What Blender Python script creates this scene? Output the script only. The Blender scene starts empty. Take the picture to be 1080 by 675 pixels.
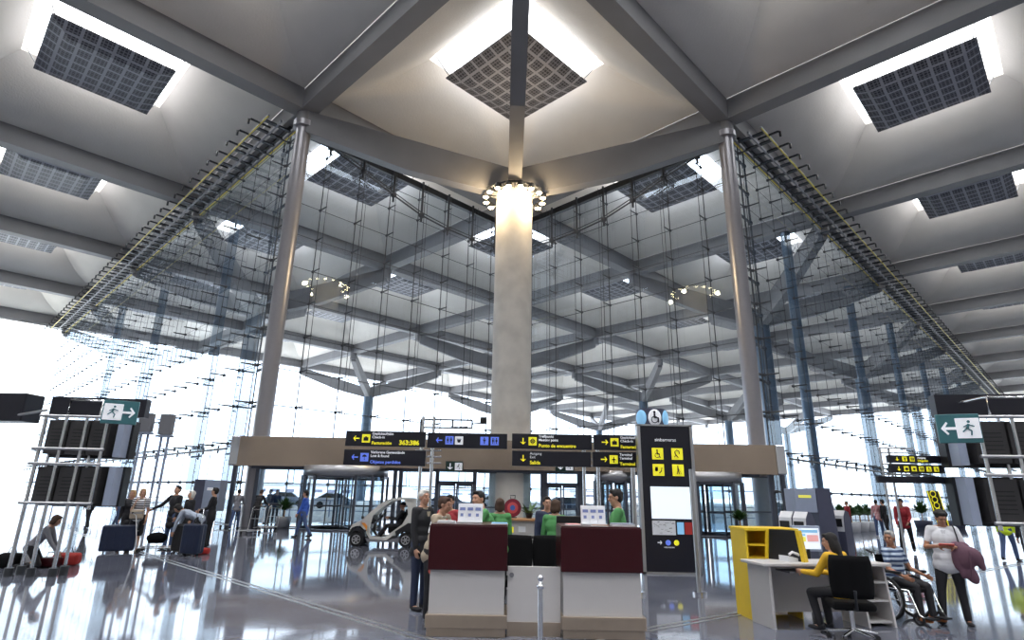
import bpy, bmesh, math, random
from math import sin, cos, pi, radians as R
from mathutils import Vector, Matrix
random.seed(7)
SC = bpy.context.scene
COL = SC.collection
# ---------------------------------------------------------------- materials
def mat(name, col, rough=0.5, metal=0.0, var=0.06, scale=6.0, bump=0.0, coat=0.0, spec=0.5, emit=None, es=1.0):
    m = bpy.data.materials.new(name); m.use_nodes = True
    nt = m.node_tree; b = nt.nodes['Principled BSDF']
    b.inputs['Roughness'].default_value = rough
    b.inputs['Metallic'].default_value = metal
    b.inputs['Specular IOR Level'].default_value = spec
    b.inputs['Coat Weight'].default_value = coat
    tc = nt.nodes.new('ShaderNodeTexCoord'); nz = nt.nodes.new('ShaderNodeTexNoise')
    nz.inputs['Scale'].default_value = scale; nz.inputs['Detail'].default_value = 4
    nt.links.new(tc.outputs['Object'], nz.inputs['Vector'])
    mx = nt.nodes.new('ShaderNodeMix'); mx.data_type = 'RGBA'
    mx.inputs[6].default_value = (*[c*(1-var) for c in col], 1)
    mx.inputs[7].default_value = (*[min(1, c*(1+var)) for c in col], 1)
    nt.links.new(nz.outputs['Fac'], mx.inputs[0])
    nt.links.new(mx.outputs[2], b.inputs['Base Color'])
    if bump:
        bp = nt.nodes.new('ShaderNodeBump'); bp.inputs['Strength'].default_value = bump
        nt.links.new(nz.outputs['Fac'], bp.inputs['Height']); nt.links.new(bp.outputs['Normal'], b.inputs['Normal'])
    if emit:
        b.inputs['Emission Color'].default_value = (*emit, 1); b.inputs['Emission Strength'].default_value = es
    return m
def striped(name, c1, c2, freq, axis='Z', rough=0.8):
    m = mat(name, c1, rough); nt = m.node_tree; b = nt.nodes['Principled BSDF']
    tc = nt.nodes.new('ShaderNodeTexCoord'); sx = nt.nodes.new('ShaderNodeSeparateXYZ')
    nt.links.new(tc.outputs['Object'], sx.inputs[0])
    mu = nt.nodes.new('ShaderNodeMath'); mu.operation = 'MULTIPLY'; mu.inputs[1].default_value = freq
    nt.links.new(sx.outputs[axis], mu.inputs[0])
    fr = nt.nodes.new('ShaderNodeMath'); fr.operation = 'FRACT'; nt.links.new(mu.outputs[0], fr.inputs[0])
    gt = nt.nodes.new('ShaderNodeMath'); gt.operation = 'GREATER_THAN'; gt.inputs[1].default_value = 0.5
    nt.links.new(fr.outputs[0], gt.inputs[0])
    mx = nt.nodes.new('ShaderNodeMix'); mx.data_type = 'RGBA'
    mx.inputs[6].default_value = (*c1, 1); mx.inputs[7].default_value = (*c2, 1)
    nt.links.new(gt.outputs[0], mx.inputs[0]); nt.links.new(mx.outputs[2], b.inputs['Base Color'])
    return m
def glass_mat(name, tint, refl=0.12, rough=0.02):
    m = bpy.data.materials.new(name); m.use_nodes = True; nt = m.node_tree
    nt.nodes.remove(nt.nodes['Principled BSDF']); out = nt.nodes['Material Output']
    tr = nt.nodes.new('ShaderNodeBsdfTransparent'); tr.inputs[0].default_value = (*tint, 1)
    gl = nt.nodes.new('ShaderNodeBsdfGlossy'); gl.inputs['Roughness'].default_value = rough
    gl.inputs['Color'].default_value = (0.8, 0.9, 1.0, 1)
    lw = nt.nodes.new('ShaderNodeLayerWeight'); lw.inputs['Blend'].default_value = 0.3
    ma = nt.nodes.new('ShaderNodeMath'); ma.operation = 'MULTIPLY_ADD'
    ma.inputs[1].default_value = 0.35; ma.inputs[2].default_value = refl
    nt.links.new(lw.outputs['Fresnel'], ma.inputs[0])
    mx = nt.nodes.new('ShaderNodeMixShader')
    nt.links.new(ma.outputs[0], mx.inputs[0]); nt.links.new(tr.outputs[0], mx.inputs[1]); nt.links.new(gl.outputs[0], mx.inputs[2])
    nt.links.new(mx.outputs[0], out.inputs['Surface'])
    return m
M = {}
M['concrete'] = mat('cast_concrete', (0.68, 0.64, 0.58), 0.7, var=0.30, scale=1.1, bump=0.05)
M['steel'] = mat('brushed_steel', (0.50, 0.50, 0.52), 0.32, 0.85)
M['chrome'] = mat('chrome', (0.72, 0.73, 0.76), 0.14, 1.0, var=0.02)
M['darksteel'] = mat('dark_steel', (0.055, 0.058, 0.065), 0.45, 0.5)
M['cable'] = mat('steel_cable', (0.07, 0.075, 0.085), 0.5, 0.4)
M['pole'] = mat('grey_painted_pole', (0.34, 0.33, 0.35), 0.33, 0.45)
M['bluecol'] = mat('pale_blue_column', (0.11, 0.155, 0.21), 0.28, 0.4)
M['yellow'] = mat('yellow_paint', (0.75, 0.52, 0.02), 0.45)
M['yellowrail'] = mat('yellow_rail', (0.62, 0.50, 0.06), 0.5)
M['signblack'] = mat('sign_black', (0.008, 0.008, 0.016), 0.35)
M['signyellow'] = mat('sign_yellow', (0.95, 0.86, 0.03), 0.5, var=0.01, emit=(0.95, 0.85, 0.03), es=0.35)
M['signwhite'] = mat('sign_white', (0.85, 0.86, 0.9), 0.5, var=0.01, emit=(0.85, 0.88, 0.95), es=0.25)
M['signblue'] = mat('sign_blue', (0.14, 0.22, 0.85), 0.5, var=0.01, emit=(0.15, 0.25, 0.9), es=0.35)
M['signgreen'] = mat('sign_green', (0.006, 0.03, 0.022), 0.4)
M['signteal'] = mat('sign_teal', (0.045, 0.16, 0.18), 0.4)
M['maroon'] = mat('maroon_laminate', (0.036, 0.003, 0.006), 0.32, var=0.12, scale=3, spec=0.3)
M['white'] = mat('off_white_laminate', (0.52, 0.50, 0.50), 0.5, var=0.03)
M['whitebright'] = mat('white_paper', (0.75, 0.76, 0.8), 0.7, var=0.03)
M['warmmetal'] = mat('worn_champagne_metal', (0.42, 0.34, 0.27), 0.28, 0.7, var=0.15, scale=4)
M['black'] = mat('black_fabric', (0.005, 0.005, 0.006), 0.85, spec=0.15)
M['blackplastic'] = mat('black_plastic', (0.012, 0.012, 0.014), 0.4)
M['greyplastic'] = mat('grey_plastic', (0.20, 0.20, 0.22), 0.5)
M['monback'] = mat('monitor_back', (0.045, 0.043, 0.045), 0.55, var=0.2, scale=8)
M['bluegrey'] = mat('blue_grey_panel', (0.33, 0.38, 0.50), 0.45, var=0.08)
M['darkbluegrey'] = mat('dark_blue_grey_panel', (0.07, 0.075, 0.12), 0.45)
M['rubber'] = mat('rubber', (0.012, 0.012, 0.013), 0.75)
M['carwhite'] = mat('car_paint', (0.62, 0.60, 0.56), 0.25, coat=0.5)
M['red'] = mat('red_fabric', (0.45, 0.03, 0.025), 0.6)
M['navy'] = mat('navy_hardshell', (0.012, 0.02, 0.05), 0.35)
M['leaf'] = mat('leaf', (0.05, 0.12, 0.03), 0.5, var=0.3, scale=12)
M['wood'] = mat('light_wood', (0.42, 0.22, 0.10), 0.45, var=0.15)
M['orange'] = mat('orange_panel', (0.8, 0.28, 0.03), 0.5)
M['lamp'] = mat('lamp_glow', (1, 0.85, 0.6), 0.4, emit=(1.0, 0.78, 0.42), es=30)
M['screen'] = mat('lit_screen', (0.7, 0.75, 0.8), 0.4, var=0.01, emit=(0.8, 0.9, 1.0), es=0.7)
M['screenY'] = mat('screen_yellow', (0.8, 0.75, 0.1), 0.4, emit=(0.85, 0.8, 0.15), es=0.5)
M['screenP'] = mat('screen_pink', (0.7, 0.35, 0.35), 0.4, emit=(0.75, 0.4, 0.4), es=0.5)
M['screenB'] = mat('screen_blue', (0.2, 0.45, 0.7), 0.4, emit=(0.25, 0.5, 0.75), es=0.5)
M['glass'] = glass_mat('facade_glass', (0.79, 0.87, 0.965), 0.05)
M['clear'] = glass_mat('door_glass', (0.86, 0.92, 0.95), 0.05)
M['doorframe'] = mat('door_frame_metal', (0.10, 0.11, 0.14), 0.35, 0.6)
def panel_material():
    # perforated metal: light grid of joints, dark squares each split into small holes
    m = mat('perforated_panel', (0.2, 0.2, 0.22), 0.5); nt = m.node_tree; b = nt.nodes['Principled BSDF']
    tc = nt.nodes.new('ShaderNodeTexCoord')
    def br(scale, w):
        t = nt.nodes.new('ShaderNodeTexBrick'); t.offset = 0; t.squash = 1
        t.inputs['Scale'].default_value = scale; t.inputs['Mortar Size'].default_value = w
        t.inputs['Mortar Smooth'].default_value = 0.1
        t.inputs['Brick Width'].default_value = 1; t.inputs['Row Height'].default_value = 1
        nt.links.new(tc.outputs['Object'], t.inputs['Vector']); return t
    a = br(1/0.78, 0.11); c = br(1/0.195, 0.17)
    mx = nt.nodes.new('ShaderNodeMath'); mx.operation = 'MAXIMUM'
    nt.links.new(a.outputs['Fac'], mx.inputs[0])
    ml = nt.nodes.new('ShaderNodeMath'); ml.operation = 'MULTIPLY'; ml.inputs[1].default_value = 0.45
    nt.links.new(c.outputs['Fac'], ml.inputs[0]); nt.links.new(ml.outputs[0], mx.inputs[1])
    r = nt.nodes.new('ShaderNodeMix'); r.data_type = 'RGBA'
    r.inputs[6].default_value = (0.035, 0.035, 0.042, 1); r.inputs[7].default_value = (0.36, 0.36, 0.40, 1)
    nt.links.new(mx.outputs[0], r.inputs[0]); nt.links.new(r.outputs[2], b.inputs['Base Color'])
    return m
M['panel'] = panel_material()
def floor_material():
    m = mat('polished_granite', (0.16, 0.17, 0.20), 0.12); nt = m.node_tree; b = nt.nodes['Principled BSDF']
    tc = nt.nodes.new('ShaderNodeTexCoord')
    mp = nt.nodes.new('ShaderNodeMapping'); mp.inputs['Rotation'].default_value = (0, 0, -TH)
    nt.links.new(tc.outputs['Object'], mp.inputs['Vector'])
    t = nt.nodes.new('ShaderNodeTexBrick'); t.offset = 0.5
    t.inputs['Scale'].default_value = 1.0; t.inputs['Mortar Size'].default_value = 0.006
    t.inputs['Brick Width'].default_value = 1.2; t.inputs['Row Height'].default_value = 0.6
    t.inputs['Color1'].default_value = (0.120, 0.130, 0.170, 1); t.inputs['Color2'].default_value = (0.150, 0.158, 0.195, 1)
    t.inputs['Mortar'].default_value = (0.09, 0.09, 0.10, 1)
    nt.links.new(mp.outputs[0], t.inputs['Vector'])
    nz = nt.nodes.new('ShaderNodeTexNoise'); nz.inputs['Scale'].default_value = 1.3; nz.inputs['Detail'].default_value = 8
    nt.links.new(mp.outputs[0], nz.inputs['Vector'])
    mx = nt.nodes.new('ShaderNodeMix'); mx.data_type = 'RGBA'; mx.blend_type = 'MULTIPLY'; mx.inputs[0].default_value = 0.75
    nt.links.new(t.outputs['Color'], mx.inputs[6])
    cr = nt.nodes.new('ShaderNodeValToRGB'); cr.color_ramp.elements[0].position = 0.3; cr.color_ramp.elements[1].position = 0.7
    cr.color_ramp.elements[0].color = (0.55, 0.55, 0.58, 1); cr.color_ramp.elements[1].color = (1.25, 1.25, 1.25, 1)
    nt.links.new(nz.outputs['Fac'], cr.inputs[0]); nt.links.new(cr.outputs[0], mx.inputs[7])
    nt.links.new(mx.outputs[2], b.inputs['Base Color'])
    rr = nt.nodes.new('ShaderNodeMapRange'); rr.inputs[3].default_value = 0.02; rr.inputs[4].default_value = 0.10
    nz2 = nt.nodes.new('ShaderNodeTexNoise'); nz2.inputs['Scale'].default_value = 0.9; nz2.inputs['Detail'].default_value = 6
    nt.links.new(mp.outputs[0], nz2.inputs['Vector'])
    nt.links.new(nz2.outputs['Fac'], rr.inputs[0]); nt.links.new(rr.outputs[0], b.inputs['Roughness'])
    bp = nt.nodes.new('ShaderNodeBump'); bp.inputs['Strength'].default_value = 0.06; bp.inputs['Distance'].default_value = 0.01
    nt.links.new(nz.outputs['Fac'], bp.inputs['Height']); nt.links.new(bp.outputs['Normal'], b.inputs['Normal'])
    b.inputs['IOR'].default_value = 1.44
    b.inputs['Specular Tint'].default_value = (0.78, 0.88, 1.0, 1)
    return m
# ---------------------------------------------------------------- mesh builder
def basis(d):
    d = Vector(d).normalized(); a = Vector((0, 0, 1)) if abs(d.z) < 0.95 else Vector((1, 0, 0))
    x = a.cross(d).normalized(); y = d.cross(x); return x, y, d
class MB:
    def __init__(s): s.v = []; s.f = []; s.m = []; s.sm = []
    def add(s, vs, fs, mi=0, sm=False, T=None):
        o = len(s.v)
        s.v += [tuple(T @ Vector(p)) if T else tuple(p) for p in vs]
        for f in fs: s.f.append([o+i for i in f]); s.m.append(mi); s.sm.append(sm)
        return s
    def box(s, x0, x1, y0, y1, z0, z1, mi=0, T=None):
        vs = [(x, y, z) for z in (z0, z1) for y in (y0, y1) for x in (x0, x1)]
        return s.add(vs, [(0, 2, 3, 1), (4, 5, 7, 6), (0, 1, 5, 4), (2, 6, 7, 3), (0, 4, 6, 2), (1, 3, 7, 5)], mi, False, T)
    def rbox(s, x0, x1, y0, y1, z0, z1, r=0.02, mi=0, T=None, seg=2):
        bm = bmesh.new(); bmesh.ops.create_cube(bm, size=1)
        for v in bm.verts:
            v.co = Vector(((x0+x1)/2+v.co.x*(x1-x0), (y0+y1)/2+v.co.y*(y1-y0), (z0+z1)/2+v.co.z*(z1-z0)))
        bmesh.ops.bevel(bm, geom=bm.edges[:], offset=r, segments=seg, affect='EDGES', profile=0.5)
        bm.verts.index_update()
        s.add([v.co[:] for v in bm.verts], [[v.index for v in f.verts] for f in bm.faces], mi, False, T); bm.free(); return s
    def beam(s, p0, p1, w, h, mi=0, up=(0, 0, 1)):   # box bar from p0 to p1, w wide, h deep (centred)
        p0 = Vector(p0); p1 = Vector(p1); d = (p1-p0).normalized(); u = Vector(up)
        x = d.cross(u).normalized(); u2 = x.cross(d)
        vs = [p+x*a*w/2+u2*b*h/2 for p in (p0, p1) for b in (-1, 1) for a in (-1, 1)]
        return s.add(vs, [(0, 1, 3, 2), (4, 6, 7, 5), (0, 4, 5, 1), (2, 3, 7, 6), (0, 2, 6, 4), (1, 5, 7, 3)], mi)
    def cyl(s, p0, p1, r0, r1=None, n=10, mi=0, sm=True, caps=True):
        r1 = r0 if r1 is None else r1; x, y, d = basis(Vector(p1)-Vector(p0)); vs = []
        for p, r in ((Vector(p0), r0), (Vector(p1), r1)):
            vs += [p+x*r*cos(2*pi*k/n)+y*r*sin(2*pi*k/n) for k in range(n)]
        s.add(vs, [(k, (k+1) % n, n+(k+1) % n, n+k) for k in range(n)], mi, sm)
        if caps: s.add(vs, [list(range(n))[::-1], list(range(n, 2*n))], mi, False)
        return s
    def tube(s, pts, r, n=6, mi=0, close=False):
        pts = [Vector(p) for p in pts]; N = len(pts); vs = []
        for i, p in enumerate(pts):
            a = pts[(i-1) % N] if (i or close) else p; b = pts[(i+1) % N] if (i < N-1 or close) else p
            x, y, d = basis(b-a)
            vs += [p+x*r*cos(2*pi*k/n)+y*r*sin(2*pi*k/n) for k in range(n)]
        fs = [(i*n+k, i*n+(k+1) % n, ((i+1) % N)*n+(k+1) % n, ((i+1) % N)*n+k) for i in range(N if close else N-1) for k in range(n)]
        s.add(vs, fs, mi, True)
        if not close: s.add(vs, [list(range(n))[::-1], list(range((N-1)*n, N*n))], mi)
        return s
    def ring(s, c, nrm, R_, r, n=24, m=6, mi=0):
        x, y, d = basis(nrm); c = Vector(c)
        return s.tube([c+x*R_*cos(2*pi*k/n)+y*R_*sin(2*pi*k/n) for k in range(n)], r, m, mi, True)
    def ell(s, c, rx, ry, rz, T=None, nu=12, nv=8, mi=0):
        vs = []; c = Vector(c)
        for i in range(nv+1):
            a = pi*i/nv
            for k in range(nu):
                b = 2*pi*k/nu; p = Vector((rx*sin(a)*cos(b), ry*sin(a)*sin(b), rz*cos(a)))
                vs.append(c+(T @ p if T else p))
        fs = [(i*nu+k, (i+1)*nu+k, (i+1)*nu+(k+1) % nu, i*nu+(k+1) % nu) for i in range(nv) for k in range(nu)]
        return s.add(vs, fs, mi, True)
    def caps(s, p0, p1, r0, r1=None, n=10, mi=0):
        r1 = r0 if r1 is None else r1; p0 = Vector(p0); p1 = Vector(p1)
        if (p1-p0).length < 1e-5: return s.ell(p0, r0, r0, r0)
        x, y, d = basis(p1-p0); rings = []
        for a in (-85, -60, -30, 0): rings.append((p0+d*r0*sin(R(a)), r0*cos(R(a))))
        for a in (0, 30, 60, 85): rings.append((p1+d*r1*sin(R(a)), r1*cos(R(a))))
        vs = [p+x*r*cos(2*pi*k/n)+y*r*sin(2*pi*k/n) for p, r in rings for k in range(n)]
        N = len(rings)
        s.add(vs, [(i*n+k, i*n+(k+1) % n, (i+1)*n+(k+1) % n, (i+1)*n+k) for i in range(N-1) for k in range(n)]+[list(range(n))[::-1], list(range((N-1)*n, N*n))], mi, True)
        return s
    def prism(s, pts, a0, a1, plane='XZ', mi=0, T=None):   # polygon in a plane, extruded from a0 to a1 on the third axis
        n = len(pts)
        def P(p, a): return (p[0], a, p[1]) if plane == 'XZ' else ((p[0], p[1], a) if plane == 'XY' else (a, p[0], p[1]))
        vs = [P(p, a0) for p in pts]+[P(p, a1) for p in pts]
        s.add(vs, [list(range(n)), list(range(n, 2*n))[::-1]]+[(k, n+k, n+(k+1) % n, (k+1) % n) for k in range(n)], mi, False, T)
        return s
    def lathe(s, prof, c=(0, 0, 0), n=20, mi=0):
        vs = [(c[0]+r*cos(2*pi*k/n), c[1]+r*sin(2*pi*k/n), c[2]+z) for r, z in prof for k in range(n)]
        N = len(prof)
        return s.add(vs, [(i*n+k, i*n+(k+1) % n, (i+1)*n+(k+1) % n, (i+1)*n+k) for i in range(N-1) for k in range(n)]+[list(range(n))[::-1], list(range((N-1)*n, N*n))], mi, True)
    def build(s, name, mats, parent=None, loc=(0, 0, 0), rz=0, **tags):
        me = bpy.data.meshes.new(name); me.from_pydata(s.v, [], s.f); me.update()
        if not isinstance(mats, (list, tuple)): mats = [mats]
        for m_ in mats: me.materials.append(M[m_] if isinstance(m_, str) else m_)
        me.polygons.foreach_set('material_index', s.m); me.polygons.foreach_set('use_smooth', s.sm)
        bm = bmesh.new(); bm.from_mesh(me); bmesh.ops.recalc_face_normals(bm, faces=bm.faces[:]); bm.to_mesh(me); bm.free()
        o = bpy.data.objects.new(name, me); COL.objects.link(o); o.location = loc; o.rotation_euler = (0, 0, rz)
        if parent: o.parent = parent
        for k, v in tags.items(): o[k] = v
        return o
def thing(name, label, cat, loc=(0, 0, 0), rz=0, group=None):
    o = bpy.data.objects.new(name, None); COL.objects.link(o); o.location = loc; o.rotation_euler = (0, 0, rz)
    o['label'] = label; o['category'] = cat
    if group: o['group'] = group
    return o
def tag(o, label, cat, group=None):
    o['label'] = label; o['category'] = cat
    if group: o['group'] = group
    return o
def copy_tree(o, parent=None):
    c = o.copy(); COL.objects.link(c)
    if parent: c.parent = parent
    for ch in list(o.children): copy_tree(ch, c)
    return c
def text(body, size, material, name, parent, loc, align='LEFT', T=None, ext=0.004, bold=0.0):
    cu = bpy.data.curves.new('t', 'FONT'); cu.body = body; cu.size = size; cu.align_x = align; cu.extrude = ext; cu.offset = bold
    cu.resolution_u = 3
    to = bpy.data.objects.new('t', cu); COL.objects.link(to)
    dg = bpy.context.evaluated_depsgraph_get(); me = bpy.data.meshes.new_from_object(to.evaluated_get(dg))
    bpy.data.objects.remove(to); me.name = name
    me.transform(Matrix.Translation(loc) @ (T or Matrix.Identity(4)) @ Matrix.Rotation(R(90), 4, 'X'))
    me.materials.clear(); me.materials.append(M[material])
    o = bpy.data.objects.new(name, me); COL.objects.link(o); o.parent = parent
    return o
# ---------------------------------------------------------------- camera and its measuring functions
EYE = 1.7
f_, pit, rol = 608.38, 0.291724, 0.017322
cp, sp, cr, sr = cos(pit), sin(pit), cos(rol), sin(rol)
def ray(x, y):
    a, b = (x-540)/f_, (y-337.5)/f_
    X = a*cr+b*sr; Y = -a*sr+b*cr
    return X, cp+Y*sp, sp-Y*cp
def fp(x, y, z=0.0):
    X, F, U = ray(x, y); t = (z-EYE)/U; return Vector((X*t, F*t, z))
def at(x, y, F):
    X, Fd, U = ray(x, y); t = F/Fd; return Vector((X*t, F, U*t+EYE))
cam = bpy.data.cameras.new('camera'); camo = bpy.data.objects.new('camera', cam); COL.objects.link(camo)
Rt = Vector((1, 0, 0)); Fw = Vector((0, cp, sp)); Up = Vector((0, -sp, cp))
Xc = Rt*cr+Up*sr; Yc = Up*cr-Rt*sr
camo.matrix_world = Matrix(((Xc.x, Yc.x, -Fw.x, 0), (Xc.y, Yc.y, -Fw.y, 0), (Xc.z, Yc.z, -Fw.z, EYE), (0, 0, 0, 1)))
cam.sensor_width = 36; cam.lens = f_*36/1080; cam.clip_end = 1500
SC.camera = camo
# ---------------------------------------------------------------- structural grid
H = 21.0; ZB = H+EYE               # soffit of the roof beams
TH = 0.796523
S = 0.827957*H
ORG = Vector((-0.005745*H, 1.970552*H, 0))
U = Vector((-sin(TH), cos(TH), 0)); V = Vector((cos(TH), sin(TH), 0))
def G(i, j, z=0.0): p = ORG+S*(i*U+j*V); return Vector((p.x, p.y, z))
ANG = math.atan2(U.y, U.x)
M['floor'] = floor_material()
# ================================================================ SETTING
I0, I1, J0, J1 = -4, 4, -4, 8
# floor
M['apron'] = mat('sunlit_pale_paving', (0.50, 0.50, 0.49), 0.8, var=0.12, scale=0.4)
mb = MB(); mb.add([(-420, -150, -0.03), (420, -150, -0.03), (420, 520, -0.03), (-420, 520, -0.03)], [(0, 1, 2, 3)])
mb.build('ground', 'apron', kind='structure')
mb = MB()
for a in ([G(-4, -4), G(I1, -4), G(I1, -1+0.1), G(-4, -1+0.1)], [G(-4, -1+0.1), G(0.1, -1+0.1), G(0.1, 0.1), G(-4, 0.1)], [G(-4, 0.1), G(-1+0.1, 0.1), G(-1+0.1, J1), G(-4, J1)]):
    mb.add(a, [(0, 1, 2, 3)])
fl = mb.build('floor', 'floor', kind='structure')
# plain rear walls of the hall, behind the viewer
M['rearwall'] = mat('rear_wall_plaster', (0.45, 0.44, 0.42), 0.8)
for nm, A, B in (('wall_rear', G(-4, -4), G(-4, J1)), ('wall_side', G(-4, -4), G(I1, -4))):
    MB().beam(A+Vector((0, 0, ZB/2)), B+Vector((0, 0, ZB/2)), 0.3, ZB).build(nm, 'rearwall', kind='structure')
# metal expansion strips running along the two directions of the grid
for n, (a, b) in enumerate((((55, 554), (440, 672)), ((650, 670), (775, 648)))):
    p, q = fp(*a), fp(*b); d = (q-p).normalized(); w = Vector((-d.y, d.x, 0))
    if n == 0: p2_, q2_ = p-d*25, q+d*0.6
    else: p2_, q2_ = p-d*0.5, q+d*45
    mb = MB()
    for o_ in (-0.07, 0.07): mb.beam(p2_+w*o_+Vector((0, 0, 0.002)), q2_+w*o_+Vector((0, 0, 0.002)), 0.045, 0.008)
    mb.build('trim_%d' % (n+1), 'steel', kind='structure')
# roof vaults
def vault_material():
    m = mat('roof_vault_plaster', (0.66, 0.62, 0.565), 0.7, var=0.10, scale=0.35)
    nt = m.node_tree; b = nt.nodes['Principled BSDF']
    tc = nt.nodes.new('ShaderNodeTexCoord')
    n2 = nt.nodes.new('ShaderNodeTexNoise'); n2.inputs['Scale'].default_value = 9; n2.inputs['Detail'].default_value = 6
    nt.links.new(tc.outputs['Object'], n2.inputs['Vector'])
    bp = nt.nodes.new('ShaderNodeBump'); bp.inputs['Strength'].default_value = 0.25; bp.inputs['Distance'].default_value = 0.05
    nt.links.new(n2.outputs['Fac'], bp.inputs['Height']); nt.links.new(bp.outputs['Normal'], b.inputs['Normal'])
    return m
M['vault'] = vault_material()
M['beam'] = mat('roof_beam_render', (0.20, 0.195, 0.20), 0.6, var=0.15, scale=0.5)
BW, BD = 0.95, 1.35
OPEN = 3.75; ZO = ZB+3.25+0.9
mb = MB()
NP = 11
prof = []
for q in range(NP+1):
    t = q/NP; hw = (S/2-BW/2)*(1-t)+OPEN*t
    prof.append((hw, (ZB+BD-0.02)*(1-t)+ZO*t-0.75*sin(pi*t)*(1-0.3*t)))
for i in range(I0, I1):
    for j in range(J0, J1):
        c = G(i+0.5, j+0.5)
        cs = ((-1, -1), (1, -1), (1, 1), (-1, 1))
        for k in range(4):
            vs = []
            for hw, z in prof:
                for a, b_ in (cs[k], cs[(k+1) % 4]): vs.append(c+U*a*hw+V*b_*hw+Vector((0, 0, z)))
            mb.add(vs, [(2*r, 2*r+1, 2*r+3, 2*r+2) for r in range(NP)], 0, True)
            p, q = [c+U*a*OPEN+V*b_*OPEN for a, b_ in (cs[k], cs[(k+1) % 4])]
            mb.add([p+Vector((0, 0, ZO)), q+Vector((0, 0, ZO)), q+Vector((0, 0, ZO+0.7)), p+Vector((0, 0, ZO+0.7))], [(0, 1, 2, 3)])
mb.build('ceiling', 'vault', kind='structure')
for i in range(I0, I1+1):
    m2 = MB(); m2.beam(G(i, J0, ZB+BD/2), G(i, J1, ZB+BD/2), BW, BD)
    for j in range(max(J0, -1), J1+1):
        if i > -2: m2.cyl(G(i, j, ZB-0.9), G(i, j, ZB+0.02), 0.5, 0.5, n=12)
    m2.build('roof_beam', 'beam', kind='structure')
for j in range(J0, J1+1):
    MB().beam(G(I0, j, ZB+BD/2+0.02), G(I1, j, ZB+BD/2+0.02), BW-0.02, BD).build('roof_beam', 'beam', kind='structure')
# hanging perforated panels, one under each skylight
HP = ZB+2.45
def panel_mesh():
    m2 = MB(); a, b_ = 3.0, 2.0
    rings = [(a, 0.42), (a, 0.34), (b_, 0.0), (0, -0.05)]
    vs = []
    for hw, z in rings:
        for x, y in ((-1, -1), (1, -1), (1, 1), (-1, 1)): vs.append((x*hw, y*hw, z))
    m2.add(vs, [(r*4+k, r*4+(k+1) % 4, (r+1)*4+(k+1) % 4, (r+1)*4+k) for r in range(3) for k in range(4)]+[(0, 1, 2, 3)])
    return m2
M['glowframe'] = mat('skylight_frame', (0.6, 0.6, 0.6), 0.5)
def hanging_panel(c, label, group=None):
    t = thing('skylight_panel', label, 'ceiling panel', (c.x, c.y, HP), ANG, group)
    return t
first = None
near = {(-1, -1): 'grey perforated square panel hanging right above the lit concrete column',
        (0, -2): 'large grey perforated panel under the skylight at the upper left',
        (1, -2): 'grey perforated panel in the second roof bay on the left edge',
        (-2, 0): 'large grey perforated panel under the skylight at the upper right',
        (-2, 1): 'grey perforated panel in the second bay of the right hall roof, at the right edge',
        (0, -1): 'perforated panel seen through glass beside the top of the left steel pole',
        (-1, 0): 'perforated panel seen through glass beside the top of the right steel pole',
        (0, 0): 'perforated panel seen through glass right behind the concrete column'}
for i in range(-3, I1):
    for j in range(-3, J1):
        c = G(i+0.5, j+0.5)
        if c.y < 8: continue
        if (i, j) in near: lb, gp = near[(i, j)], 'perforated skylight panels'
        elif i >= 0 and j >= -1 or j >= 0 and i >= -1: lb, gp = 'perforated ceiling panel of the canopy beyond the glass walls', 'canopy skylight panels beyond the glass'
        elif i >= 0: lb, gp = 'far perforated ceiling panel in the left wing of the hall', 'far skylight panels of the left wing'
        elif i <= -2 and j >= 0: lb, gp = 'far perforated ceiling panel in the right wing of the hall', 'far skylight panels of the right wing'
        else: lb, gp = 'perforated ceiling panel above the near end of the hall', 'skylight panels over the near hall'
        if first is None:
            t = hanging_panel(c, lb, gp); first = t
            panel_mesh().build('panel', 'panel', t)
            for a, b_ in ((-1, -1), (1, -1), (1, 1), (-1, 1)):
                MB().cyl((a*2.8, b_*2.8, 0.4), (a*3.3, b_*3.6, 1.75), 0.03, n=6).build('hanger', 'darksteel', t)
        else:
            t = copy_tree(first); t.location = (c.x, c.y, HP); t['label'] = lb; t['group'] = gp
# columns with their four haunched arms rising to the grid nodes
ZH = 0.755*H+EYE                    # underside of the arms at a column head
def column(ci, cj, r, ring, mname, full=True):
    c = G(ci, cj)
    m2 = MB(); m2.cyl((c.x, c.y, 0), (c.x, c.y, ZH+0.3), r, n=32)
    m2.build('column', mname, kind='structure')
    for a, b_ in ((-.5, -.5), (.5, -.5), (.5, .5), (-.5, .5)):
        n = G(ci+a, cj+b_); d = (n-c).normalized(); w = Vector((-d.y, d.x, 0))*0.36
        p0 = c+d*0.3; p1 = n
        m2 = MB(); vs = []
        for p, z0, z1 in ((p0, ZH, ZH+1.75), (c+(n-c)*0.5, (ZH+ZB-0.85)/2-0.65, (ZH+1.75+ZB)/2), (p1, ZB-1.25, ZB+0.1)):
            for z in (z0, z1):
                for s_ in (-1, 1): q = p+w*s_; vs.append((q.x, q.y, z))
        fs = []
        for k in range(2):
            o = k*4; fs += [(o, o+1, o+5, o+4), (o+2, o+6, o+7, o+3), (o, o+4, o+6, o+2), (o+1, o+3, o+7, o+5)]
        m2.add(vs, fs+[(0, 2, 3, 1), (8, 9, 11, 10)])
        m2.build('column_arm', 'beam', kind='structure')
    return c
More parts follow.
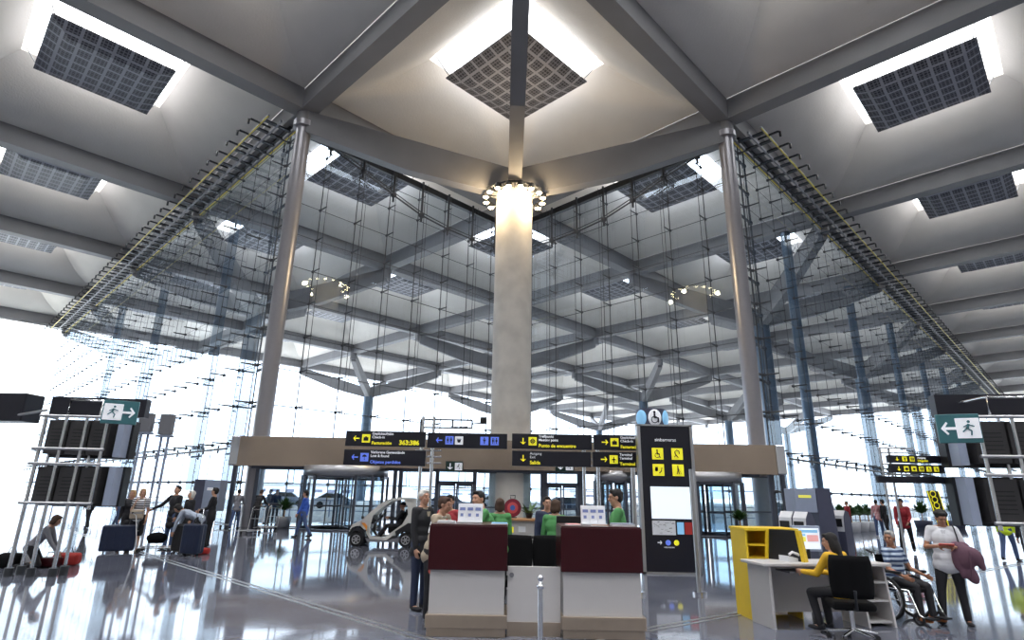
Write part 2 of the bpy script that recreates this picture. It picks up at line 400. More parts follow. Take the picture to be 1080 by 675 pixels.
def light_ring(c, r, label, lit=True):
    t = thing('spotlight_ring', label, 'light fitting', (c.x, c.y, ZH+0.05), 0, 'rings of spotlights round the column heads')
    m2 = MB(); m2.ring((0, 0, 0.1), (0, 0, 1), r+0.62, 0.07, 36, 6)
    for k in range(8):
        a = 2*pi*k/8; m2.cyl((cos(a)*r, sin(a)*r, 0.1), (cos(a)*(r+0.62), sin(a)*(r+0.62), 0.1), 0.035, n=5)
    m2.build('ring_rail', 'darksteel', t)
    for k in range(16):
        a = 2*pi*(k+0.5)/16; x, y = cos(a)*(r+0.62), sin(a)*(r+0.62)
        l = MB().cyl((x, y, 0.12), (x, y, -0.16), 0.16, 0.2, n=10).build('lamp_housing', 'darksteel', t)
        MB().ell((x, y, -0.16), 0.15, 0.15, 0.075, nu=10, nv=6).build('lamp', 'lamp', l)
    for k in range(4):
        a = 2*pi*k/4+0.7
        ld = bpy.data.lights.new('spotlight', 'POINT'); ld.energy = 480; ld.color = (1.0, 0.76, 0.45); ld.shadow_soft_size = 0.15
        lo = bpy.data.objects.new('spotlight', ld); COL.objects.link(lo); lo.parent = t
        lo.location = (cos(a)*(r+0.95), sin(a)*(r+0.95), -0.55)
CR = 1.0
cc = column(-.5, -.5, CR, True, 'concrete'); light_ring(cc, CR, 'ring of warm spotlights round the head of the central concrete column')
for ci, cj in ((1.5, -.5), (-.5, 1.5)): column(ci, cj, 0.72, False, 'bluecol')
for ci, cj in ((1.5, 1.5), (3.5, 1.5), (1.5, 3.5), (3.5, -.5), (3.5, 3.5), (-.5, 3.5), (1.5, 5.5), (-.5, 5.5), (3.5, 5.5), (1.5, 7.5), (-2.5, 1.5), (-2.5, 3.5), (1.5, -2.5), (-2.5, 5.5)):
    p = G(ci, cj)
    column(ci, cj, 0.8, False, 'bluecol')
# tall steel poles at the two facade corners
for (i, j) in ((0, -1), (-1, 0)):
    p = G(i, j); m2 = MB(); m2.cyl((p.x, p.y, 0), (p.x, p.y, ZB-0.7), 0.42, n=28)
    m2.cyl((p.x, p.y, ZB-0.95), (p.x, p.y, ZB-0.6), 0.6, n=28)
    m2.build('column', 'pole', kind='structure')
# ---------------------------------------------------------------- cable-net glass walls
OFF = 0.10
LEV = [2.0*k for k in range(1, 11)]+[21.6]
def facade(n, A, B, out, bays, sag=None, top=ZB-0.15, struts=False):
    """A->B bottom line, out = unit vector towards the outside; rods on the inner side"""
    A = Vector(A); B = Vector(B); root = bpy.data.objects.new('window_%d' % n, None); COL.objects.link(root); root['kind'] = 'structure'
    w = MB(); w.add([A+out*0.02+Vector((0, 0, 0.02)), B+out*0.02+Vector((0, 0, 0.02)), B+out*0.02+Vector((0, 0, top)), A+out*0.02+Vector((0, 0, top))], [(0, 1, 2, 3)])
    w.build('glass_pane', 'glass', root)
    hd = MB(); hd.beam(A+Vector((0, 0, top+0.2)), B+Vector((0, 0, top+0.2)), 0.3, 0.45)
    hd.build('head_frame', 'darksteel', root)
    inn = -out; hubs = []
    d = (B-A)/bays
    for k in range(bays+1):
        p = A+d*k; m2 = MB()
        m2.cyl(p+inn*0.12+Vector((0, 0, 0)), p+inn*0.12+Vector((0, 0, top)), 0.032 if struts else 0.018, n=4, caps=False)
        if struts: m2.cyl(p+inn*0.80+Vector((0, 0, 2)), p+inn*0.80+Vector((0, 0, top)), 0.021, n=4, caps=False)
        if struts and k % 2 == 0: m2.cyl(p+inn*0.95+d.normalized()*0.12+Vector((0, 0, 2)), p+inn*0.95+d.normalized()*0.12+Vector((0, 0, top)), 0.016, n=4, caps=False)
        for z in LEV:
            if z > top: continue
            m2.cyl(p+Vector((0, 0, z)), p+inn*0.85+Vector((0, 0, z)), 0.055, 0.035, n=5)
            m2.ell(p+inn*0.08+Vector((0, 0, z)), 0.10, 0.10, 0.10, nu=6, nv=4)
        if struts and k:
            L_ = sag(k/bays)
            m2.cyl(p+inn*0.5+Vector((0, 0, top-L_-0.5)), p+inn*0.5+Vector((0, 0, top+0.3)), 0.085, n=6)
            m2.ell(p+inn*0.5+Vector((0, 0, top-L_)), 0.22, 0.22, 0.19, nu=8, nv=5)
        m2.build('tension_rod', 'cable', root)
        if struts: hubs.append(p+inn*0.5+Vector((0, 0, top-sag(k/bays))))
    for z in LEV:
        if z > top: continue
        MB().cyl(A+inn*0.1+Vector((0, 0, z)), B+inn*0.1+Vector((0, 0, z)), 0.026 if struts else 0.015, n=4, caps=False).build('horizontal_cable', 'cable', root)
    if hubs:
        m2 = MB(); m2.tube(hubs, 0.06, 5); m2.tube([h+Vector((0, 0, 0.22)) for h in hubs], 0.04, 5)
        m2.build('bracing_cable', 'cable', root)
    return root
cL = G(OFF, -1.0); cM = G(OFF, OFF); cRr = G(-1.0, OFF)
SG = (0.0, 0.35, 0.95, 1.7, 2.3, 2.5, 2.5, 2.35, 2.1)
sagf = lambda t: SG[min(8, int(round(t*8)))]
facade(1, cL, cM, U, 8, sagf, struts=True)
facade(2, cRr, cM, V, 8, sagf, struts=True)
facade(3, cL, G(I1, -1.0), V, 31)
facade(4, cRr, G(-1.0, J1), U, 64)
# long bottom rail truss of the side walls
for n, (A, B, inn) in enumerate(((cL, G(I1, -1.0), -V), (cRr, G(-1.0, J1), -U))):
    m2 = MB(); m2.cyl(A+inn*0.9+Vector((0, 0, 3.6)), B+inn*0.9+Vector((0, 0, 3.6)), 0.06, n=6)
    L_ = (B-A).length; k = 1.1
    while k < L_:
        p = A+(B-A)*k/L_+inn*0.9; m2.cyl(p+Vector((0, 0, 3.4)), p+Vector((0, 0, 3.78)), 0.05, n=5); k += 2.1
    m2.build('trim_%d' % (n+3), 'cable', kind='structure')
# far end walls of the hall wings: bright glass held by dotted fittings
def far_wall(n, A, B, out, step=2.17):
    A = Vector(A); B = Vector(B); root = bpy.data.objects.new('window_%d' % n, None); COL.objects.link(root); root['kind'] = 'structure'
    w = MB(); w.add([A+Vector((0, 0, 0.02)), B+Vector((0, 0, 0.02)), B+Vector((0, 0, ZB)), A+Vector((0, 0, ZB))], [(0, 1, 2, 3)])
    w.build('glass_pane', 'clear', root)
    hd = MB(); hd.beam(A+Vector((0, 0, ZB-0.1)), B+Vector((0, 0, ZB-0.1)), 0.3, 0.3); hd.build('head_frame', 'steel', root)
    N = int((B-A).length/step); inn = -out
    for k in range(N+1):
        p = A+(B-A)*k/N; m2 = MB()
        for z in LEV[:-1]: m2.cyl(p+Vector((0, 0, z)), p+inn*0.6+Vector((0, 0, z)), 0.07, 0.05, n=5)
        m2.build('spider_fitting', 'cable', root)
far_wall(5, G(I1, -4), G(I1, -1.0), U)
far_wall(6, G(-4, J1), G(-1.0, J1), V)
# tall grey posts and struts standing inside the side walls
for (i, j, ds) in ((1, -1, (0.5, 0.35)), (2, -1, (0.5, 0.35)), (3, -1, (0.5, 0.35)), (-1, 1, (0.35, .5)), (-1, 2, (.35, .5)), (-1, 3, (.35, .5)), (-1, 4, (.35, .5)), (-1, 5, (.35, .5)), (-1, 6, (.35, .5))):
    p = G(i+0.14, j+0.14) if False else G(i+(0.0 if j == -1 else 0.16), j+(0.16 if j == -1 else 0.0))
    if i > 0 or j > 0:
        MB().cyl((p.x, p.y, 0), (p.x, p.y, ZB), 0.38, n=16).build('column', 'bluecol', kind='structure')
# short brackets tying each corner pole to the column behind the glass
for nb, (pi_, pj, ax, oth) in enumerate(((0, -1, U, V), (-1, 0, V, U))):
    p = G(pi_, pj); m2 = MB()
    for k in range(10):
        z = 3.9+1.95*k
        m2.cyl(p+ax*0.35+oth*0.2+Vector((0, 0, z)), p+ax*3.1+oth*0.25+Vector((0, 0, z)), 0.085, n=6)
        m2.ell(p+ax*3.1+oth*0.25+Vector((0, 0, z)), 0.15, 0.15, 0.15, nu=6, nv=4)
    m2.cyl(p+ax*2.3+oth*0.25, p+ax*2.3+oth*0.25+Vector((0, 0, ZB)), 0.05, n=6)
    m2.cyl(p+ax*3.1+oth*0.25, p+ax*3.1+oth*0.25+Vector((0, 0, ZB)), 0.06, n=6)
    m2.build('trim_%d' % (nb+5), 'cable', kind='structure')
# ---------------------------------------------------------------- maintenance catwalks under the roof edge, along the side walls
def catwalk(A, B, inn, label):
    d = (B-A).normalized(); L_ = (B-A).length; z = ZB-0.55
    t = thing('maintenance_catwalk', label, 'catwalk', (0, 0, 0), 0, 'maintenance catwalks along the glass walls')
    def P(a, o, z_): q = A+d*a+inn*o; return Vector((q.x, q.y, z_))
    m2 = MB()
    for o in (0.15, 1.0, 1.75): m2.beam(P(0, o, z), P(L_, o, z), 0.10, 0.16)
    m2.build('rail', 'greyplastic', t)
    m2 = MB()
    for o, zz in ((0.05, z+0.10), (1.78, z+0.15)): m2.cyl(P(0, o, zz-0.22), P(L_, o, zz-0.22), 0.05, n=6)
    m2.build('yellow_handrail', 'yellowrail', t, label='yellow rail')
    m2 = MB(); k = 0.6
    while k < L_:
        m2.beam(P(k, 0.1, z), P(k, 1.75, z), 0.22, 0.10); k += 1.1
    m2.build('tread', 'darksteel', t)
    k = 1.0; h0 = None
    while k < L_:
        if h0 is None: h0 = MB().tube([P(k, 1.2, z-0.05), P(k, 2.35, z-0.05), P(k, 2.45, z-0.12), P(k, 2.45, z-0.42)], 0.07, 5).build('hook_bracket', 'blackplastic', t)
        else:
            h = h0.copy(); COL.objects.link(h); h.location = d*(k-1.0)
        k += 1.62
catwalk(cL-U*0.9, G(I1, -1.0), -V, 'long catwalk with yellow rails climbing to the roof along the left glass wall')
catwalk(cRr-V*0.9, G(-1.0, J1), -U, 'long catwalk with yellow rails climbing to the roof along the right glass wall')
# ---------------------------------------------------------------- entrance portal: bronze band, doors, glazing
FB = 27.6
bl, br_ = at(252, 475, FB).x, at(815, 485, FB).x
def band_material():
    m = mat('brushed_bronze', (0.50, 0.40, 0.32), 0.22, 0.9, var=0.22, scale=0.5, bump=0.10)
    return m
M['bronze'] = band_material()
mb = MB(); z0, z1 = 2.73, 4.07; nrm = []
pts = []
for k in range(13):
    a = pi/2+pi*k/12; pts.append((bl+0.0+0.6*cos(a), FB+0.6-0.6*sin(a)*-1 if False else FB+0.6+0.6*sin(a)))
for k in range(13):
    a = -pi/2+pi*k/12; pts.append((br_+0.6*cos(a), FB+0.6+0.6*sin(a)))
mb.prism(pts, z0, z1, 'XY'); mb.build('trim_7', 'bronze', kind='structure')
mb = MB(); mb.box(bl+0.5, br_-0.5, FB+0.45, FB+0.95, 2.62, 2.74); mb.build('trim_8', 'doorframe', kind='structure')
for ex in (at(248, 490, FB).x-0.35, at(822, 490, FB).x-0.1):
    MB().rbox(ex, ex+0.45, FB+0.0, FB+1.2, 2.73, 4.09, 0.05).build('trim_9' if ex < 0 else 'trim_10', 'chrome', kind='structure')
FD = FB+0.75
def px(x, y=530): return at(x, y, FD).x
# posts under the band
for n, x in enumerate((243, 268, 415, 421, 536, 572, 613, 660, 815, 828)):
    X = px(x); MB().box(X-0.09, X+0.09, FD-0.08, FD+0.08, 0, 2.75).build('door_post', 'doorframe', kind='structure')
# wall glazing between the posts
n_win = 7
for a, b in ((270, 316), (503, 535), (537, 571), (700, 742), (762, 812), (420, 455)):
    root = bpy.data.objects.new('window_%d' % n_win, None); COL.objects.link(root); root['kind'] = 'structure'; n_win += 1
    X0, X1 = px(a), px(b)
    MB().box(X0, X1, FD-0.01, FD+0.01, 0.08, 2.6).build('glass_pane', 'clear', root)
    m2 = MB()
    for z in (0.04, 1.05, 2.62): m2.box(X0, X1, FD-0.035, FD+0.035, z-0.03, z+0.03)
    m2.build('window_frame', 'doorframe', root)
# sliding double doors in the middle
def double_door(n, xa, xb):
    root = bpy.data.objects.new('door_%d' % n, None); COL.objects.link(root); root['kind'] = 'structure'
    X0, X1 = px(xa), px(xb); m2 = MB()
    for X in (X0, X1): m2.box(X-0.09, X+0.09, FD-0.1, FD+0.1, 0, 2.74)
    m2.box(X0, X1, FD-0.1, FD+0.1, 2.08, 2.2); m2.build('door_frame', 'doorframe', root)
    Xm = (X0+X1)/2
    for s_, (p, q) in enumerate(((X0+0.1, Xm-0.02), (Xm+0.02, X1-0.1))):
        l = MB()
        l.box(p, p+0.07, FD-0.03, FD+0.03, 0.02, 2.08); l.box(q-0.07, q, FD-0.03, FD+0.03, 0.02, 2.08)
        l.box(p, q, FD-0.03, FD+0.03, 0.02, 0.14); l.box(p, q, FD-0.03, FD+0.03, 1.98, 2.08); l.box(p, q, FD-0.03, FD+0.03, 1.0, 1.05)
        lf = l.build('door_leaf', 'doorframe', root)
        MB().box(p+0.07, q-0.07, FD-0.006, FD+0.006, 0.1, 2.0).build('glass_pane', 'clear', lf)
    MB().box(X0+0.1, X1-0.1, FD-0.006, FD+0.006, 2.2, 2.7).build('transom_pane', 'clear', root)
double_door(1, 460, 500); double_door(2, 575, 611)
# revolving doors
def revolving_door(n, xc, rr, ang):
    root = bpy.data.objects.new('door_%d' % n, None); COL.objects.link(root); root['kind'] = 'structure'
    c = Vector((px(xc), FD+0.1, 0)); m2 = MB()
    m2.lathe([(rr, 2.32), (rr, 2.78), (rr-0.1, 2.78), (rr-0.1, 2.32)], c, 40); m2.build('drum_fascia', 'steel', root)
    m2 = MB(); m2.cyl((c.x, c.y, 2.24), (c.x, c.y, 2.33), rr-0.02, n=40); m2.build('drum_ceiling', 'doorframe', root)
    m2 = MB()
    for a in (-75, -52, -28, 28, 52, 75, 105, 152, 208, 255):
        x, y = c.x+rr*sin(R(a))*1.0, c.y-rr*cos(R(a)); 
        m2.box(x-0.055, x+0.055, y-0.055, y+0.055, 0, 2.35)
    m2.lathe([(rr+0.05, 0), (rr+0.05, 0.06), (rr-0.1, 0.06), (rr-0.1, 0)], c, 40)
    m2.build('drum_posts', 'doorframe', root)
    g = MB()
    for a0 in (-75, -52, 28, 52):
        a1 = a0+(23 if a0 != -52 else 24); k = 5
        vs = []
        for q in range(k+1):
            a = R(a0+(a1-a0)*q/k)
            for z in (0.08, 2.3): vs.append((c.x+rr*sin(a), c.y-rr*cos(a), z))
        g.add(vs, [(2*q, 2*q+2, 2*q+3, 2*q+1) for q in range(k)])
    g.build('curved_glass', 'clear', root)
    for q in range(4):
        a = ang+q*pi/2; d = Vector((cos(a), sin(a), 0)); w = MB()
        w.beam(c+d*0.1+Vector((0, 0, 1.15)), c+d*0.17+Vector((0, 0, 1.15)), 0.06, 2.2); w.beam(c+d*(rr-0.2)+Vector((0, 0, 1.15)), c+d*(rr-0.12)+Vector((0, 0, 1.15)), 0.06, 2.2)
        for z in (0.1, 1.0, 2.2): w.beam(c+d*0.1+Vector((0, 0, z)), c+d*(rr-0.12)+Vector((0, 0, z)), 0.06, 0.08)
        wo = w.build('door_wing', 'doorframe', root)
        MB().beam(c+d*0.15+Vector((0, 0, 1.15)), c+d*(rr-0.15)+Vector((0, 0, 1.15)), 0.012, 2.1).build('glass_pane', 'clear', wo)
revolving_door(3, 362, 1.95, R(25)); revolving_door(4, 745, 1.7, R(12)); revolving_door(5, 648, 0.9, R(40))
M['crimson'] = mat('crimson_disc', (.20, .01, .03), .5)
M['print_blue'] = mat('print_blue', (.16, .20, .42), .6)
M['cl_coral'] = mat('coral_red', (.55, .08, .09), .7)
M['cl_blue'] = mat('bright_blue', (.05, .12, .42), .7)
# ================================================================ DIRECTION SIGNS
YB = {'s': 'signyellow', 'b': 'signblue', 'w': 'signwhite'}
def arrow(parent, x, z, y, sz, d, m):      # d in 'L','R','D','U'
    m2 = MB(); a = {'L': pi, 'R': 0, 'U': pi/2, 'D': -pi/2}[d]; w_ = sz*0.09
    T = Matrix.Translation((x, y, z)) @ Matrix.Rotation(-a, 4, 'Y')
    m2.prism([(-sz/2, -w_), (sz/2-w_, -w_), (sz/2-w_, w_), (-sz/2, w_)], -0.004, 0.004, T=T)
    for s_ in (-1, 1):
        m2.prism([(sz/2, 0), (sz/2-w_*1.2, s_*-w_*1.2), (sz/2-sz*0.42, s_*sz*0.34), (sz/2-sz*0.34, s_*sz*0.44)], -0.004, 0.004, T=T)
    return m2.build('arrow', m, parent)
def icon(parent, x, z, y, sz, kind, m, ink='signblack'):
    m2 = MB(); m2.rbox(x-sz/2, x+sz/2, y-0.004, y+0.004, z-sz/2, z+sz/2, 0.003)
    o = m2.build('pictogram', m, parent); k = MB(); y1, y0 = y-0.005, y-0.010
    def b(a, b_, c, d): k.box(x+a*sz, x+b_*sz, y0, y1, z+c*sz, z+d*sz)
    def c_(a, c, r): k.cyl((x+a*sz, y0, z+c*sz), (x+a*sz, y1, z+c*sz), r*sz, n=12)
    if kind == 'bag': b(-.3, .3, -.28, .14); b(-.12, .12, .14, .20); b(-.12, -.08, .14, .26); b(.08, .12, .14, .26); b(-.12, .12, .24, .28)
    elif kind == 'umbrella': k.prism([(x-.3*sz, z+.05*sz), (x+.3*sz, z+.05*sz), (x+.2*sz, z+.25*sz), (x, z+.33*sz), (x-.2*sz, z+.25*sz)], y0, y1); b(-.03, .03, -.32, .05); b(.03, .12, -.32, -.26)
    elif kind == 'people': 
        for q in (-.22, .22): c_(q, .27, .09); b(q-.11, q+.11, -.08, .16); b(q-.05, q+.05, -.34, -.08)
        b(-.02, .02, -.35, .35)
    elif kind == 'meet': 
        for q in (-1, 1):
            for r_ in (-1, 1): k.prism([(x+q*.06*sz, z+r_*.06*sz), (x+q*.34*sz, z+r_*.06*sz), (x+q*.06*sz, z+r_*.34*sz)], y0, y1)
        b(-.03, .03, -.38, .38); b(-.38, .38, -.03, .03)
    elif kind == 'plane': b(-.05, .05, -.34, .34); k.prism([(x-.36*sz, z-.08*sz), (x+.36*sz, z-.08*sz), (x, z+.14*sz)], y0, y1); k.prism([(x-.16*sz, z-.34*sz), (x+.16*sz, z-.34*sz), (x, z-.2*sz)], y0, y1)
    elif kind == 'wheelchair': c_(-.04, .3, .08); b(-.09, .02, -.05, .22); b(-.05, .2, -.08, .0); b(.14, .2, -.3, -.05); b(.14, .3, -.34, -.28); k.ring((x-.04*sz, (y0+y1)/2, z-.14*sz), (0, 1, 0), .2*sz, .03*sz, 16, 4)
    elif kind == 'ear': k.tube([(x+.18*sz, y0, z+.0*sz), (x+.16*sz, y0, z+.26*sz), (x-.05*sz, y0, z+.33*sz), (x-.2*sz, y0, z+.18*sz), (x-.15*sz, y0, z-.02*sz), (x-.02*sz, y0, z-.2*sz), (x+.08*sz, y0, z-.3*sz)], .05*sz, 5); k.beam((x-.3*sz, y0, z-.3*sz), (x-.1*sz, y0, z-.1*sz), .05*sz, .05*sz, up=(0, 1, 0))
    elif kind == 'deaf': b(-.3, -.05, -.05, .25); c_(-.18, .0, .13); k.tube([(x+.05*sz, y0, z-.28*sz), (x+.25*sz, y0, z-.1*sz), (x+.3*sz, y0, z+.2*sz)], .05*sz, 5)
    elif kind == 'cane': c_(-.02, .32, .07); b(-.07, .05, -.02, .24); k.beam((x-.02*sz, y0, z), (x-.14*sz, y0, z-.36*sz), .06*sz, .05*sz, up=(0, 1, 0)); k.beam((x, y0, z), (x+.1*sz, y0, z-.36*sz), .06*sz, .05*sz, up=(0, 1, 0)); k.beam((x+.05*sz, y0, z+.1*sz), (x+.3*sz, y0, z-.36*sz), .03*sz, .03*sz, up=(0, 1, 0))
    elif kind == 'man': c_(0, .32, .09); b(-.1, .1, -.05, .2); b(-.08, -.02, -.38, -.05); b(.02, .08, -.38, -.05); b(-.17, -.12, -.02, .2); b(.12, .17, -.02, .2)
    elif kind == 'cup': k.prism([(x-.25*sz, z+.1*sz), (x-.15*sz, z-.25*sz), (x+.15*sz, z-.25*sz), (x+.25*sz, z+.1*sz)], y0, y1); b(-.3, .3, .14, .2)
    elif kind == 'run':
        c_(.05, .32, .07); k.beam((x+.03*sz, y0, z+.2*sz), (x-.05*sz, y0, z-.02*sz), .1*sz, .1*sz, up=(0, 1, 0))
        k.beam((x-.05*sz, y0, z), (x-.25*sz, y0, z-.18*sz), .06*sz, .06*sz, up=(0, 1, 0)); k.beam((x-.05*sz, y0, z), (x+.12*sz, y0, z-.14*sz), .06*sz, .06*sz, up=(0, 1, 0)); k.beam((x+.12*sz, y0, z-.14*sz), (x+.08*sz, y0, z-.36*sz), .06*sz, .06*sz, up=(0, 1, 0))
        k.beam((x+.03*sz, y0, z+.17*sz), (x+.26*sz, y0, z+.08*sz), .05*sz, .05*sz, up=(0, 1, 0)); k.beam((x, y0, z+.17*sz), (x-.2*sz, y0, z+.06*sz), .05*sz, .05*sz, up=(0, 1, 0))
    elif kind == 'doors': b(-.22, -.04, -.3, .3); b(.04, .22, -.3, .3)
    k.build('pictogram_figure', ink, o)
    return o
FS = 16.0; KS = FS/11.0
def hanging_sign(x0, x1, y0, y1, label):
    a, b = at(x0, (y0+y1)/2, FS), at(x1, (y0+y1)/2, FS); zt, zb = at((x0+x1)/2, y0, FS).z, at((x0+x1)/2, y1, FS).z
    t = thing('direction_sign', label, 'sign', (a.x, FS, zb), 0, 'overhead direction signs above the information counter')
    W, Hh = b.x-a.x, zt-zb
    MB().rbox(0, W, -0.06, 0.06, 0, Hh, 0.012).build('panel', 'signblack', t)
    return t, W, Hh
y_ = -0.068
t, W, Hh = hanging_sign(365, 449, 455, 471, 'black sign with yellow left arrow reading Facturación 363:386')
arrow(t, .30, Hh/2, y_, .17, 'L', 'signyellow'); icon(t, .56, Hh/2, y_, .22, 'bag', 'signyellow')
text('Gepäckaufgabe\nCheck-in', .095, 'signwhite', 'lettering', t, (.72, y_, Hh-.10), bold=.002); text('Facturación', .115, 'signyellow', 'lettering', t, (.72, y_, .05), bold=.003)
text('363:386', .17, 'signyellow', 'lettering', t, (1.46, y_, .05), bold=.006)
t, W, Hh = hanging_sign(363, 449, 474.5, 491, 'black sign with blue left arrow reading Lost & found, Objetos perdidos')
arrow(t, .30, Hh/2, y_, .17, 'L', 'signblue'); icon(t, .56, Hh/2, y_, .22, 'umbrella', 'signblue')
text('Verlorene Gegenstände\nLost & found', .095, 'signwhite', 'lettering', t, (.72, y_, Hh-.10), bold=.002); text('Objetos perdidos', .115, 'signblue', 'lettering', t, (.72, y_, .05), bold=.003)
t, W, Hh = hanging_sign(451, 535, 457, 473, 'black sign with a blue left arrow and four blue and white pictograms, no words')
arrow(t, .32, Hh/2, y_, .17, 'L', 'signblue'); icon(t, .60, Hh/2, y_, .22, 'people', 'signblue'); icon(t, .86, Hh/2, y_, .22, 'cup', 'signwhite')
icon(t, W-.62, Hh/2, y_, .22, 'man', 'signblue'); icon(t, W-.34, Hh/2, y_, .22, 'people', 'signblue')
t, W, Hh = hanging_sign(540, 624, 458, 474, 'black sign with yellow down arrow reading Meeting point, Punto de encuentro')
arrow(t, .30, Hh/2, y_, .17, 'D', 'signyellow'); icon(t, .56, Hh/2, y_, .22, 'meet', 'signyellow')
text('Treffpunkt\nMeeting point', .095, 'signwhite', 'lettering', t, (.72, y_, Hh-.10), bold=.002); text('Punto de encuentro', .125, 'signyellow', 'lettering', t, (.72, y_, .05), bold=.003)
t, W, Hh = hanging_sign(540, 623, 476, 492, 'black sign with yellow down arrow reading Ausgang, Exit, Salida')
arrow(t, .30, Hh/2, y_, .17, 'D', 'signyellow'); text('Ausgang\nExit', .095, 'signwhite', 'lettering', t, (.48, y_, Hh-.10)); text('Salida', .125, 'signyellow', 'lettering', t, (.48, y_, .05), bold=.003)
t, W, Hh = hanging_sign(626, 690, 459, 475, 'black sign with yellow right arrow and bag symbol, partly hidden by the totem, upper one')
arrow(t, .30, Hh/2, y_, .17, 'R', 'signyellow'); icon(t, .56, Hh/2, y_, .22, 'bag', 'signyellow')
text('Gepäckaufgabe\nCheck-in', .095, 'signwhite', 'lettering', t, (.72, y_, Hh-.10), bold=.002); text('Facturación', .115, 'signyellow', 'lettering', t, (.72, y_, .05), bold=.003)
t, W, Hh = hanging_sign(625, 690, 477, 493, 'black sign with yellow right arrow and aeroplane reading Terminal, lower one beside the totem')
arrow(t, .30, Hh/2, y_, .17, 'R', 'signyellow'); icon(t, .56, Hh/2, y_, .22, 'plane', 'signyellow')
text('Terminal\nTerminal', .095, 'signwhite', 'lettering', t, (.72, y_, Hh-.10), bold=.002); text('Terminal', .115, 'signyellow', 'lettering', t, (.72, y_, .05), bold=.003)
for xx, lb in ((443, 'pair of chrome posts carrying the left hanging signs'), (616, 'pair of chrome posts carrying the middle hanging signs')):
    p = at(xx, 500, FS+.12); t = thing('sign_post', lb, 'sign post', (p.x, FS+.12, 0), 0, 'chrome sign posts')
    for dx in (0, .30 if xx < 500 else .38):
        MB().cyl((dx, 0, 0), (dx, 0, 3.25 if xx > 500 else 3.7), .045, n=12).build('pole', 'chrome', t)
    m2 = MB()
    for z in (2.45, 2.62, 2.78, 3.2): m2.cyl((-.15, 0, z), (.55, 0, z), .025, n=6)
    m2.build('bracket', 'chrome', t)
a, b = at(444, 446, FS+.12), at(498, 446, FS+.12)
t = thing('camera_frame', 'thin steel frame with a small security camera above the signs', 'camera frame', (a.x, FS+.12, 3.28), 0)
W = b.x-a.x; m2 = MB()
for z in (0.12, .34): m2.cyl((0, 0, z), (W, 0, z), .025, n=6)
for x in (0, W*.25, W*.62, W): m2.cyl((x, 0, .12), (x, 0, .34), .025, n=6)
m2.cyl((0, 0, -.1), (0, 0, .34), .025, n=6); m2.cyl((W*.25, 0, -.1), (W*.25, 0, .34), .025, n=6)
m2.cyl((W, 0, .24), (W+.35, 0, .27), .02, n=5); m2.build('frame', 'darksteel', t)
MB().rbox(W+.22, W+.4, -.12, .12, .25, .42, .02).build('camera', 'blackplastic', t)
for x0, x1, lb in ((470, 488, 'small dark green exit sign with down arrow on the left half of the band'), (586, 605, 'small dark green exit sign under the middle black signs')):
    a, b = at(x0, 492, FB-.12), at(x1, 492, FB-.12); zt, zb = at(x0, 486.5, FB).z, at(x0, 497.5, FB).z
    t = thing('exit_sign', lb, 'exit sign', (a.x, FB-.12, zb), 0, 'small exit signs over the doors'); W = b.x-a.x; Hh = zt-zb
    MB().rbox(0, W, -.03, .1, 0, Hh, .01).build('panel', 'signgreen', t)
    arrow(t, W*.27, Hh/2, -.04, Hh*.6, 'D', 'signwhite'); icon(t, W*.76, Hh/2, -.04, Hh*.72, 'run', 'signwhite')
# ================================================================ BARRIER-FREE TOTEM
FT = 14.3
a, b = at(677.5, 530, FT), at(731, 530, FT); zt = at(700, 450, FT).z
W = b.x-a.x
t = thing('information_totem', 'tall black totem reading sinbarreras with yellow accessibility symbols', 'totem', (a.x, FT, 0), 0)
MB().rbox(0, W, -.10, .10, .03, zt, .01).build('cabinet', 'signblack', t)
m2 = MB(); m2.box(-.07, 0, -.12, .12, 0, zt+.03); m2.box(W, W+.07, -.12, .12, 0, zt+.03); m2.box(-.07, W+.07, -.12, .12, zt, zt+.04); m2.box(-.07, W+.07, -.12, .12, 0, .04)
m2.build('edge_frame', 'steel', t)
ya = -.11
def TZ(y): return at(704, y, FT).z
text('sinbarreras', .115, 'signwhite', 'lettering', t, (W/2, ya, TZ(466)), 'CENTER')
q = .27
for (xi, yi, kd) in ((.33, 479, 'wheelchair'), (.72, 479, 'ear'), (.33, 496, 'deaf'), (.72, 496, 'cane')):
    icon(t, W*xi, TZ(yi), ya, q, kd, 'signyellow')
zs0, zs1 = TZ(547), TZ(513.5)
so = MB().rbox(W*.15, W*.92, ya-.01, ya+.01, zs0, zs1, .004).build('screen', 'screen', t, label='blank lit white screen')
zs2, zs3 = TZ(564), TZ(549)
mp_ = MB().box(W*.15, W*.60, ya-.006, ya, zs2, zs3).build('map_poster', 'whitebright', t)
m2 = MB(); random.seed(3)
for k in range(26):
    xx = W*(.17+.38*random.random()); zz = zs2+(zs3-zs2)*(.1+.8*random.random())
    m2.box(xx, xx+.02+.05*random.random(), ya-.009, ya-.006, zz, zz+.008)
m2.build('map_lines', 'greyplastic', mp_)
MB().box(W*.63, W*.76, ya-.006, ya, zs2+.02, zs3-.03).build('blue_notice', 'screenB', t)
MB().box(W*.78, W*.92, ya-.006, ya, zs2+.02, zs3-.03).build('red_notice', 'red', t)
arrow(t, W*.28, TZ(572), ya, .1, 'R', 'signwhite')
MB().cyl((W*.44, ya-.006, TZ(572)), (W*.44, ya, TZ(572)), .06, n=16).build('round_mark', 'signblue', t)
MB().cyl((W*.60, ya-.006, TZ(572)), (W*.60, ya, TZ(572)), .06, n=16).build('round_mark', 'signyellow', t)
text('información', .05, 'signwhite', 'lettering', t, (W*.36, ya, TZ(577.5)))
